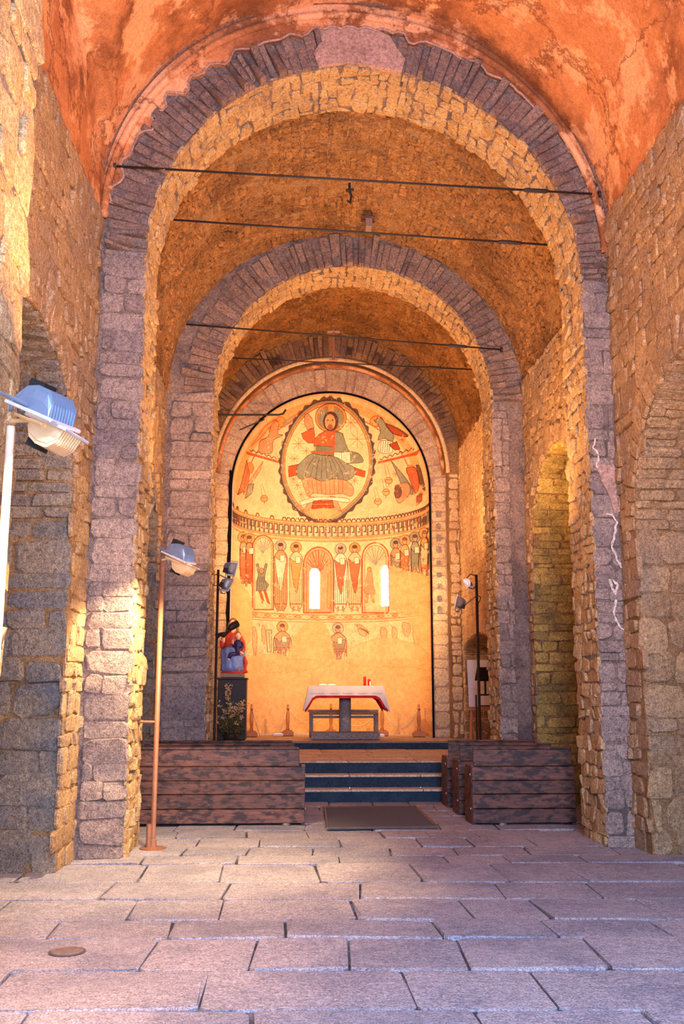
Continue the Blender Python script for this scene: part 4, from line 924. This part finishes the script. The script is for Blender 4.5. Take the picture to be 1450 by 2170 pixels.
m = MB(); m.tube([(-1.40, 17.98, 3.70), (-1.50, 17.93, 3.66), (-1.54, 17.93, 3.55), (-1.48, 17.95, 3.47), (-1.40, 17.98, 3.50)], .009, 6); m.build('cable', M_BLK, t)
m = MB(); m.tube([(-1.40, 18.0, 2.58), (-1.33, 17.97, 2.61), (-1.27, 17.95, 2.60), (-1.21, 17.95, 2.63), (-1.16, 17.95, 2.69)], [.05,.035,.055,.02,.03], 10); m.build('spot_bracket', M_IRON, t)
m = MB(); m.tube([(-1.19, 17.95, 2.69), (-1.15, 17.97, 2.73), (-1.10, 18.0, 2.77), (-1.03, 18.04, 2.81)], [.03,.06,.068,.066], 14); m.build('spot_housing', M_BLK, t, True)
t = pole_lamp('floodlight_pole', 'black pole with two floodlights standing behind the right pews', 3.335, 18.05, 3.72, .026, M_IRON, ZU)
flood(t, (2.98, 18.0, 3.15+.07), (-.85,.40,.22), (.2,0,1), .70, body=M_BENCH, yoke_to=Vector((3.33, 18.05, 3.33)))
flood(t, (3.12, 18.0, 3.55), (-.75,.2,-.35), (-.3,0,1), .58, body=M_DIFF, yoke_to=Vector((3.33, 18.05, 3.6)))
m = MB(); m.tube([(3.34, 18.03, 3.70), (3.22, 17.98, 3.72), (3.12, 17.95, 3.62), (3.16, 17.95, 3.48), (3.26, 17.97, 3.45), (3.33, 18.02, 3.52)], .009, 6); m.build('cable', M_BLK, t)
m = MB(); m.tube([(3.34, 18.03, 3.34), (3.40, 17.98, 3.30), (3.37, 17.95, 3.22), (3.33, 18.02, 3.16)], .009, 6); m.build('cable', M_BLK, t)

# ---- iron tie rods
def rod(a, b, label, buckle=.86, r=.013):
    t = thing('tie_rod', label, 'tie rod', a, 'iron tie rods across the arches')
    a, b = Vector(a), Vector(b); m = MB(); m.tube([a, b], r, 8); m.build('bar', M_IRON, t, True)
    c = a.lerp(b, buckle); d = (b-a).normalized(); m = MB(); m.tube([c-d*.16, c-d*.12, c+d*.12, c+d*.16], [r, r*2, r*2, r], 8); m.build('turnbuckle', M_IRON, t, True)
    for e, s_ in ((a, 1), (b, -1)): m = MB(); m.tube([e, e+d*s_*.03], r*3, 8); m.build('wall_plate', M_IRON, t)
def PL(px, py, Y, s=0):
    dx = (px-CX)/F; dy = (py-CY)/F; d = FW+RT*dx-UP*dy; return CAM+d*(Y/(d.y-s*d.x))
rod(PL(240,352,9.93), PL(1272,412,10.47), 'uppermost iron tie rod, across the front of the near arch')
a, b = PL(355,465,11.3), PL(1177,520,11.6); d = b-a; rod(a-d*.05, b+d*.03, 'second iron tie rod from the top, just behind the near arch')
rod(PL(368,685,14.27), PL(1065,741,14.50), 'third iron tie rod from the top, across the inner arch')
a, b = PL(458,757,17.2), PL(1000,783,17.5); d = b-a; rod(a-d*.08, b+d*.08, 'lowest iron tie rod, over the chancel behind the inner arch', .80)
t = thing('iron_bracket', 'short cut-off iron rod with a brace beside the painted half dome', 'bracket', tuple(PL(450,879,20.4)))
m = MB(); m.tube([PL(450,879,20.4), PL(590,879,20.6), PL(600,877,20.6), PL(606,868,20.6)], .022, 8); m.build('bar', M_IRON, t)
m = MB(); m.tube([PL(558,881,20.5), PL(560,889,20.5), PL(508,911,20.58)], .014, 6); m.build('brace', M_IRON, t)
t = thing('iron_hanger', 'rusty iron strap hanging from the vault behind the third tie rod', 'hanger', tuple(PL(707,702,17.2)))
m = MB(); m.tube([PL(707,698,17.2), PL(707,764,17.2)], .028, 6); m.build('strap', M_RUST, t)
m = MB(); m.tube([PL(694,703,17.2), PL(720,703,17.2)], .03, 6); m.tube([PL(698,763,17.2), PL(716,763,17.2)], .022, 6); m.build('cross_bar', M_RUST, t)
t = thing('iron_hook', 'black iron hook hanging from the crown of the rubble vault', 'hook', tuple(PL(741,392,12.6)))
m = MB(); m.tube([PL(741,388,12.6), PL(741,405,12.6), PL(745,415,12.6), PL(742,431,12.6), PL(737,425,12.6)], .018, 7); m.build('shank', M_IRON, t)
m = MB(); m.tube([PL(733,404,12.6), PL(750,402,12.6)], .022, 7); m.build('collar', M_IRON, t)
t = thing('wooden_stub', 'dark square wooden stub in a small hole of the vault', 'peg', tuple(PL(781,474,13.6)))
c = PL(781,478,13.7); m = MB(); m.box(c, (.10,.24,.15), bev=.01); m.build('block', M_BENCH, t)
m = MB(); m.box(c+Vector((-.01,-.02,.10)), (.20,.2,.035), bev=.008, ry=.12); m.build('cap_piece', M_PEW, t)

# ---- altar
AX, AY = 1.03, 20.35
t = thing('altar_table', 'stone altar table on one round column with a thick grey base slab', 'altar', (AX, AY, ZP))
m = MB(); m.box((AX, AY, ZP+.072), (1.36, .62, .145), bev=.014); m.build('base_slab', M_ALTAR, t)
m = MB(); m.lathe((AX, AY, ZP+.145), [(.125,0),(.122,.02),(.118,.80)], 28); m.build('column', M_ALTAR, t, True)
m = MB(); m.box((AX, AY, ZP+.985), (1.40, .80, .09), bev=.012); m.build('tabletop', M_ALTAR, t)
def cloth(name, mat, x0, x1, y0, y1, z, drop_f, drop_s, drop_c, flare, label, th=.006):
    o = MB(); per = []; N_ = 30
    for k in range(N_): per.append((x0+(x1-x0)*k/N_, y0, 0, -1, k/N_))
    for k in range(14): per.append((x1, y0+(y1-y0)*k/14, 1, 0, k/14))
    for k in range(N_): per.append((x1-(x1-x0)*k/N_, y1, 0, 1, k/N_))
    for k in range(14): per.append((x0, y1-(y1-y0)*k/14, -1, 0, k/14))
    n = len(per); rows_ = []
    for l in range(8):
        q = l/7; row = []
        for i, (x, y, nx, ny, u) in enumerate(per):
            if ny: ce = min(u, 1-u); d = drop_f+(drop_c-drop_f)*math.exp(-(ce/.05)**2.2)
            else: ce = min(u, 1-u); d = drop_s+(drop_c-drop_s)*math.exp(-(ce/.12)**1.2)
            cn = math.exp(-(ce*(x1-x0 if ny else y1-y0)/.10)**2)
            wv = .012*math.sin(i*1.1)*(1+cn)+.0; fl = (flare*(1+.8*cn) if nx or cn > .3 else .02)*q
            dx = (nx if nx else (cn*(1 if x > (x0+x1)/2 else -1)))*fl+(nx*wv*q); dy = (ny if ny else 0)*(.02*q+wv*q)
            row.append((x+dx, y+dy, z-d*q))
        rows_.append(row)
    o.grid(rows_, closed=True); o.add([(x, y, z) for x, y, *_ in per], [tuple(range(n))]); ob = o.build(name, mat, smooth=False)
    sm = ob.modifiers.new('thick', 'SOLIDIFY'); sm.thickness = th; sm.offset = 1; tag(ob, label, 'cloth'); return ob
cloth('red_altar_cloth', M_RED, AX-.725, AX+.725, AY-.425, AY+.425, ZP+1.036, .225, .44, .50, .045, 'red underlay cloth showing below the white linen on the altar')
cloth('white_altar_cloth', M_CLOTH, AX-.742, AX+.742, AY-.442, AY+.442, ZP+1.046, .185, .46, .50, .06, 'white linen cloth with a dotted hem draped over the altar table')
wc = bpy.data.objects['white_altar_cloth']; m = MB()
for k in range(58): m.ball((AX-.70+1.40*k/57, AY-.462, ZP+1.046-.145+.006*math.sin(k*2)), (.008,.004,.006), 6, 4)
ORG[wc.name] = (0,0,0); m.build('lace_hem', M_BENCH, wc, kind='stuff')
t = thing('open_book', 'open book lying on the left half of the white altar cloth', 'book', (AX-.36, AY+.05, ZP+1.052))
for s_ in (-1, 1):
    rows_ = [[(AX-.36+s_*(.0+.17*k/8), y, ZP+1.060+.035*math.sin(PI*min(1, k/8*1.0)*.75+.3)) for k in range(9)] for y in (AY-.08, AY+.16)]
    m = MB(); m.grid(rows_); m.grid([[(x, y, ZP+1.055) for x, y, z in rows_[0]], rows_[0]]); m.build('page_block', M_PAPER, t)
m = MB(); m.box((AX-.36, AY+.04, ZP+1.057), (.38, .26, .008)); m.build('cover', M_BENCH, t)
def candle(x, h, r, lab):
    t = thing('red_candle', lab, 'candle', (x, AY+.05, ZP+1.052), 'two red candles on the altar')
    m = MB(); m.lathe((x, AY+.05, ZP+1.052), [(r,0),(r,h-.008),(r*.85,h),(r*.5,h-.004)], 18); m.build('glass_cup', M_WAX, t, True)
    m = MB(); m.tube([(x, AY+.05, ZP+1.05+h-.01), (x+.002, AY+.05, ZP+1.06+h)], .003, 5); m.build('wick', M_BLK, t); return t
candle(AX+.405, .19, .030, 'taller red candle standing on the right half of the altar cloth')
t = candle(AX+.495, .135, .032, 'shorter red candle with a white label on the altar cloth')
m = MB(); m.box((AX+.510, AY+.017, ZP+1.10), (.022,.004,.08)); m.build('label_strip', M_PAPER, t)
# bench behind the altar
t = thing('wooden_bench', 'dark wooden celebrant bench standing just behind the altar column', 'bench', (1.04, 21.15, ZP))
m = MB(); m.box((1.04, 21.15, ZP+.49), (1.44, .36, .05), bev=.01); m.build('seat', M_BENCH, t)
m = MB(); m.box((1.04, 21.33, ZP+.54), (1.50, .04, .05), bev=.01); m.build('backrest', M_BENCH, t)
for x in (.36, 1.72):
    for y in (21.02, 21.28): m = MB(); m.box((x, y, ZP+.235), (.075, .06, .47), bev=.006); m.build('leg', M_BENCH, t)
m = MB(); m.box((1.04, 21.02, ZP+.42), (1.30, .03, .05), bev=.005); m.build('apron', M_BENCH, t)

# ---- rope barrier
posts = [(-.90, 21.62), (-.13, 22.02), (.82, 22.35), (1.92, 21.95), (2.66, 21.45)]
plab = ['turned rope post nearest the black plinth', 'turned rope post midway between the plinth and the altar', 'turned rope post hidden behind the altar column',
        'orange turned rope post just right of the altar cloth', 'dark turned rope post by the right end of the apse wall']
def make_post(x, y):
    t = thing('rope_post', 'x', 'post', (x, y, ZP), 'turned wooden rope posts round the apse')
    m = MB(); m.box((x, y, ZP+.045), (.26, .24, .09), bev=.012); m.box((x, y, ZP+.10), (.19, .18, .04), bev=.01); m.build('base_block', M_OAK, t)
    m = MB(); m.lathe((x, y, ZP+.11), [(.045,0),(.04,.04),(.028,.08),(.034,.14),(.042,.22),(.040,.32),(.030,.40),(.022,.44),(.034,.46),(.034,.48),(.02,.50),(.03,.53),(.022,.56),(.004,.57)], 16); m.build('shaft', M_OAK, t, True)
    m = MB(); m.tube([(x-.035, y-.03, ZP+.555), (x, y-.045, ZP+.565), (x+.035, y-.03, ZP+.555)], .008, 6); m.build('rope_hook', M_IRON, t); return t
p0 = make_post(*posts[0]); p0['label'] = plab[0]
for (x, y), lab in list(zip(posts, plab))[1:]: c = copy_tree(p0); c.location = (x, y, ZP); c['label'] = lab
def rope(a, b, sag, lab, r=.0125):
    t_ = []; 
    for k in range(25): u = k/24; t_.append((a[0]+(b[0]-a[0])*u, a[1]+(b[1]-a[1])*u, max(ZP+.02, a[2]+(b[2]-a[2])*u-sag*4*u*(1-u))))
    m = MB(); m.tube(t_, r, 7); o = m.build('barrier_rope', M_ROPE, smooth=True); tag(o, lab, 'rope', 'cream ropes of the apse barrier')
H = ZP+.56
rope((-.98, 20.42, ZP+.48), (posts[0][0]-.03, posts[0][1]-.05, H), .02, 'short straight rope from the plinth to the first post')
rope((posts[0][0]+.03, posts[0][1]-.05, H), (posts[1][0]-.03, posts[1][1]-.05, H), .80, 'slack rope sagging to the floor left of the altar')
rope((posts[1][0]+.03, posts[1][1]-.05, H), (posts[2][0]-.03, posts[2][1]-.05, H), .30, 'rope sagging behind the left half of the altar')
rope((posts[2][0]+.03, posts[2][1]-.05, H), (posts[3][0]-.03, posts[3][1]-.05, H), .36, 'rope sagging behind the right half of the altar')
rope((posts[3][0]+.03, posts[3][1]-.05, H), (posts[4][0]-.03, posts[4][1]-.05, H), .40, 'rope sagging right of the altar towards the last post')
for x, y, lab in ((-.33, 21.75, 'small white floor lamp box left of the altar base'), (1.80, 21.3, 'small white floor lamp box right of the altar base')):
    t = thing('floor_uplight', lab, 'lamp', (x, y, ZP), 'small floor lamps behind the altar'); m = MB(); m.box((x, y, ZP+.028), (.22, .12, .045), bev=.01); m.build('lamp_body', M_PAPER, t)
    m = MB(); m.box((x, y+.02, ZP+.054), (.18, .07, .008)); m.build('lens', M_GLASS, t)
# ---- plinth, statue, dried flowers
PX, PY = -1.23, 20.28
t = thing('plinth', 'tall matt black plinth under the painted statue', 'plinth', (PX, PY, ZP))
m = MB(); m.box((PX, PY, ZP+.59), (.56, .50, 1.18), bev=.012); m.build('block', M_PLINTH, t)
m = MB(); m.box((PX, PY, ZP+1.19), (.60, .54, .035), bev=.008); m.build('top_slab', M_PLINTH, t)
zb = ZP+1.21
t = thing('seated_statue', 'painted statue of a seated woman in red and blue holding a child', 'statue', (PX, PY, zb))
m = MB(); m.box((PX, PY, zb+.045), (.46, .42, .09), bev=.015); m.build('statue_base', M_BENCH, t)
def fold(a, z): return .055*math.sin(a*9+z*6)+.03*math.sin(a*17)
m = MB(); m.lathe((PX, PY, zb+.09), [(.235,0),(.23,.05),(.225,.14)], 36, 1, .85, wob=lambda a, z: .04*math.sin(a*11)); m.build('red_robe_hem', M_REDP, t, True)
m = MB(); m.lathe((PX-.01, PY-.01, zb+.16), [(.236,-.02),(.232,.06),(.228,.18),(.235,.28),(.238,.36),(.215,.42),(.15,.46),(.02,.48)], 44, 1, .9, wob=fold); m.build('blue_robe', M_BLUE, t, True)
m = MB(); m.lathe((PX-.02, PY+.05, zb+.52), [(.16,-.06),(.165,.06),(.175,.18),(.18,.28),(.15,.36),(.08,.40),(.045,.42)], 28, 1.0, .68, wob=lambda a, z: .03*math.sin(a*8+z*9)); m.build('red_bodice', M_REDP, t, True)
for s_, pts in ((-1, [(-.15,.03,.84),(-.21,.0,.70),(-.20,-.12,.62),(-.17,-.17,.70)]), (1, [(.12,.03,.84),(.20,.0,.70),(.23,-.10,.56),(.17,-.17,.50)])):
    m = MB(); m.tube([(PX-.02+a, PY+b_, zb+c_) for a, b_, c_ in pts], [.06,.058,.045,.03], 12); m.build('sleeve', M_REDP, t, True)
m = MB(); m.tube([(PX+.22, PY-.06, zb+.42), (PX+.255, PY-.04, zb+.30), (PX+.235, PY-.02, zb+.18), (PX+.25, PY, zb+.1)], [.03,.045,.035,.05], 10); m.build('mantle_edge', M_REDP, t, True)
def hand(c, up, s, side=1):
    m = MB(); c = Vector(c); up = Vector(up).normalized(); sd = up.cross(Vector((0,-1,0))).normalized()*side
    m.tube([c-up*.03*s, c, c+up*.035*s, c+up*.06*s], [.018*s,.026*s,.030*s,.026*s], 10)
    for k in range(4): b_ = c+up*.055*s+sd*(-.022+.0145*k)*s; L_ = (.040,.048,.045,.034)[k]*s; m.tube([b_, b_+up*L_*.6, b_+up*L_+Vector((0,-.006*s,0))], [.0075*s,.007*s,.005*s], 6)
    m.tube([c+sd*-.02*s, c+sd*-.042*s+up*.02*s, c+sd*-.048*s+up*.042*s], [.009*s,.008*s,.005*s], 6); return m
hand((PX-.19, PY-.18, zb+.72), (0,-.05,1), 1.15).build('hand', M_SKIN, t, True)
hand((PX+.19, PY-.20, zb+.48), (-.7,-.2,.4), 1.0).build('hand', M_SKIN, t, True)
def head(c, s, par, crown=True, hair=True):
    m = MB(); c = Vector(c); m.lathe(c, [(.04*s,-.20*s),(.036*s,-.14*s),(.04*s,-.10*s)], 12); 
    m.ball(c, (.075*s,.085*s,.105*s), 20, 14); m.ball(c+Vector((0,-.012*s,-.05*s)), (.052*s,.068*s,.06*s), 14, 9)
    m.tube([c+Vector((0,-.080*s,.02*s)), c+Vector((0,-.098*s,-.012*s)), c+Vector((0,-.084*s,-.02*s))], [.008*s,.014*s,.008*s], 7)
    for e in (-1, 1): m.ball(c+Vector((e*.078*s,.005*s,-.005*s)), (.012*s,.018*s,.028*s), 7, 5)
    h_ = m.build('head', M_SKIN, par, True)
    m = MB()
    for e in (-1, 1): m.ball(c+Vector((e*.028*s,-.079*s,.012*s)), (.010*s,.005*s,.006*s), 8, 5)
    m.build('eyes', M_BLK, h_); m = MB(); m.ball(c+Vector((0,-.083*s,-.052*s)), (.018*s,.005*s,.006*s), 8, 5); m.build('mouth', M_REDP, h_)
    m = MB(); m.ball(c+Vector((0,.018*s,.028*s)), (.086*s,.088*s,.098*s), 18, 11)
    if hair:
        for e in (-1, 1): m.tube([c+Vector((e*.075*s,.01*s,.03*s)), c+Vector((e*.088*s,.0,-.06*s)), c+Vector((e*.10*s,.0,-.16*s)), c+Vector((e*.095*s,.01,-.22*s))], [.026*s,.028*s,.03*s,.012*s], 9)
    m.build('hair', M_HAIR, h_, True)
    if crown:
        m = MB(); m.lathe(c+Vector((0,.01*s,.075*s)), [(.075*s,0),(.082*s,.03*s),(.088*s,.055*s),(.075*s,.058*s),(.06*s,.02*s)], 20); m.build('crown', M_OAK, h_)
head((PX-.02, PY+.01, zb+1.08), 1.0, t, crown=False)
ch = MB(); ch.lathe((PX+.10, PY-.16, zb+.50), [(.05,-.06),(.085,-.02),(.09,.06),(.085,.16),(.07,.22),(.03,.26)], 22, 1, .85, wob=lambda a, z: .05*math.sin(a*7+z*10)); ch.tube([(PX+.06, PY-.2, zb+.47), (PX-.04, PY-.25, zb+.46), (PX-.07, PY-.26, zb+.38)], [.05,.045,.035], 10)
ch.tube([(PX+.04, PY-.17, zb+.70), (PX+.01, PY-.2, zb+.62), (PX+.0, PY-.24, zb+.66)], [.03,.028,.02], 9); ch.tube([(PX+.17, PY-.17, zb+.70), (PX+.2, PY-.2, zb+.62), (PX+.16, PY-.25, zb+.60)], [.03,.028,.02], 9)
ch = ch.build('child_figure', M_NAVY, t, True)
mm = MB(); c0 = Vector((PX+.10, PY-.16, zb+.83)); mm.ball(c0, (.055,.06,.072), 16, 10); mm.tube([c0+Vector((0,-.055,.01)), c0+Vector((0,-.070,-.01)), c0+Vector((0,-.06,-.015))], [.005,.009,.005], 6); mm.tube([c0-Vector((0,0,.12)), c0-Vector((0,0,.05))], .03, 8)
for e in (-1, 1): mm.ball(c0+Vector((e*.055,0,0)), (.008,.012,.018), 6, 4)
mm.tube([(PX-.07, PY-.26, zb+.40), (PX-.075, PY-.27, zb+.36), (PX-.07, PY-.32, zb+.345)], [.022,.02,.014], 8); mm.build('child_head', M_SKIN, ch, True)
mm = MB(); mm.ball(c0+Vector((0,.012,.018)), (.06,.06,.066), 14, 8); mm.build('child_hair', M_HAIR, ch, True)
h2 = hand((PX-.0, PY-.25, zb+.68), (0,-.1,1), .7); h2.build('child_hand', M_SKIN, ch, True)
# dried flower arrangement in front of the plinth
t = thing('dried_flowers', 'tall arrangement of dried cream flowers and stems before the black plinth', 'flowers', (PX+.02, 19.75, ZP))
m = MB(); m.lathe((PX+.02, 19.75, ZP), [(.10,0),(.14,.05),(.15,.12),(.13,.15),(.11,.13)], 20); m.build('vase', M_IRON, t, True)
rf = random.Random(11); ms, ml, mp = MB(), MB(), MB()
def petal(mb, c, d, L_, w_):
    d = Vector(d).normalized(); sd = d.cross(Vector((rf.uniform(-1,1), rf.uniform(-1,1), rf.uniform(-1,1)))).normalized(); nn = d.cross(sd)
    mb.add([c, c+d*L_*.5+sd*w_+nn*w_*.3, c+d*L_, c+d*L_*.5-sd*w_+nn*w_*.3], [(0,1,2),(0,2,3)])
for k in range(46):
    a = rf.uniform(0, 2*PI); sp = rf.uniform(.05, .34); hh = rf.choice([.35, .45, .5, .6, .7]) if k > 8 else rf.uniform(.85, 1.06)
    if k <= 8: a = rf.uniform(2.4, 3.9) if k < 6 else rf.uniform(-.4, .4); sp = rf.uniform(.02, .16) if k < 6 else .24; hh = hh if k < 6 else .75
    tip = Vector((PX+.02+sp*math.cos(a), 19.75+sp*.6*math.sin(a)-.02, ZP+hh)); b0 = Vector((PX+.02+.03*math.cos(a), 19.75+.03*math.sin(a), ZP+.12))
    mid = b0.lerp(tip, .55)+Vector((0,0,.06)); ms.tube([b0, mid, tip], [.006,.004,.003], 5)
    for q in range(16 if k <= 8 else 12):
        u = rf.uniform(.62 if k <= 8 else .8, 1.05); p = mid.lerp(tip, (u-.5)*2) if u > .5 else mid
        petal(mp, p+Vector((rf.uniform(-.03,.03), rf.uniform(-.03,.03), rf.uniform(-.02,.02))), (rf.uniform(-1,1), rf.uniform(-1,.4), rf.uniform(-.6,1)), rf.uniform(.03,.065), rf.uniform(.010,.020))
    for q in range(9):
        p = b0.lerp(mid, rf.uniform(.2, 1)); petal(ml, p, (rf.uniform(-1,1), rf.uniform(-1,.5), rf.uniform(-.3,1)), rf.uniform(.07,.15), rf.uniform(.010,.020))
for k in range(130):
    a = rf.uniform(0, 2*PI); p = Vector((PX+.02+rf.uniform(.02,.2)*math.cos(a), 19.75+rf.uniform(.02,.13)*math.sin(a), ZP+rf.uniform(.10,.34))); petal(ml, p, (math.cos(a)*.8, -.6, rf.uniform(-.4,.9)), rf.uniform(.08,.15), .02)
ms.build('stems', M_DRIEDG, t, kind='stuff'); ml.build('leaves', M_DRIEDG, t, kind='stuff'); mp.build('blossoms', M_DRIED, t, kind='stuff')

# ---- easel with white board, metal lectern
EXx, EYy = 3.70, 19.9
t = thing('easel', 'pine easel standing in the niche on the right of the platform', 'easel', (EXx, EYy, ZP))
def bar(m, a, b, w_, d_=None):
    a, b = Vector(a), Vector(b); L_ = (b-a).length; c = (a+b)/2; q = (b-a).to_track_quat('Z', 'Y').to_matrix(); d_ = d_ or w_
    P = [q@Vector((sx*w_/2, sy*d_/2, sz*L_/2))+c for sz in (-1, 1) for sx, sy in ((-1,-1),(1,-1),(1,1),(-1,1))]; m.add(P, [(3,2,1,0),(4,5,6,7),(0,1,5,4),(1,2,6,5),(2,3,7,6),(3,0,4,7)])
for e in (-1, 1): m = MB(); bar(m, (EXx+e*.24, EYy-.2, ZP+.0), (EXx+e*.14, EYy+.0, ZP+1.5), .05, .03); m.build('leg', M_OAK, t)
m = MB(); bar(m, (EXx, EYy+.40, ZP), (EXx, EYy+.03, ZP+1.48), .05, .03); m.build('rear_leg', M_OAK, t)
m = MB(); bar(m, (EXx-.31, EYy-.16, ZP+.60), (EXx+.31, EYy-.16, ZP+.60), .06, .05); m.build('tray', M_OAK, t)
m = MB(); bar(m, (EXx-.22, EYy-.14, ZP+.42), (EXx+.22, EYy-.14, ZP+.42), .04, .03); m.build('crossbar', M_OAK, t)
t = thing('display_board', 'blank white board resting on the easel tray', 'board', (EXx, EYy-.12, ZP+.66))
m = MB(); m.box((EXx, EYy-.13+.06, ZP+1.10), (.50, .018, .93), rx=-.13, bev=.003); m.build('panel', M_PAPER, t)
m = MB(); m.box((EXx, EYy-.155+.045, ZP+1.0), (.50, .006, .008), rx=-.13); m.build('fold_line', M_DIFF, t)
LX, LY = 3.53, 18.45
t = thing('lectern', 'black metal lectern with a slanted top beside the right floodlight pole', 'lectern', (LX, LY, ZU))
for e in (-1, 1):
    m = MB()
    for y in (LY-.14, LY+.14): bar(m, (LX-.15+.30*(e > 0), y, ZU), (LX-.15+.30*(e > 0), y, ZU+1.0), .03)
    m.build('upright', M_IRON, t)
m = MB(); bar(m, (LX-.16, LY-.14, ZU+1.0), (LX+.16, LY-.14, ZU+1.0), .03); m.build('top_bar', M_IRON, t)
m = MB(); bar(m, (LX-.15, LY-.14, ZU+.80), (LX+.15, LY-.14, ZU+.80), .025); m.build('cross_bar', M_IRON, t)
m = MB(); bar(m, (LX, LY, ZU+.98), (LX, LY, ZU+1.32), .035); m.build('stem', M_IRON, t)
m = MB(); m.box((LX+.0, LY, ZU+1.38), (.34, .34, .022), rx=-.75, bev=.004); m.box((LX, LY-.13, ZU+1.27), (.34, .02, .05), rx=-.75); m.build('reading_top', M_BLK, t)
t = thing('water_glass', 'small clear glass on the platform corner beside the easel', 'glass', (3.38, 20.2, ZP))
g, nt, N, L, B = nt_new('clear_glass'); B.inputs['Transmission Weight'].default_value = .9; B.inputs['Roughness'].default_value = .05; B.inputs['Base Color'].default_value = (.95,.97,1,1)
m = MB(); m.lathe((3.38, 20.2, ZP), [(.03,0),(.034,.02),(.04,.10),(.037,.10),(.031,.02),(.01,.012)], 16); m.build('tumbler', g, t, True)
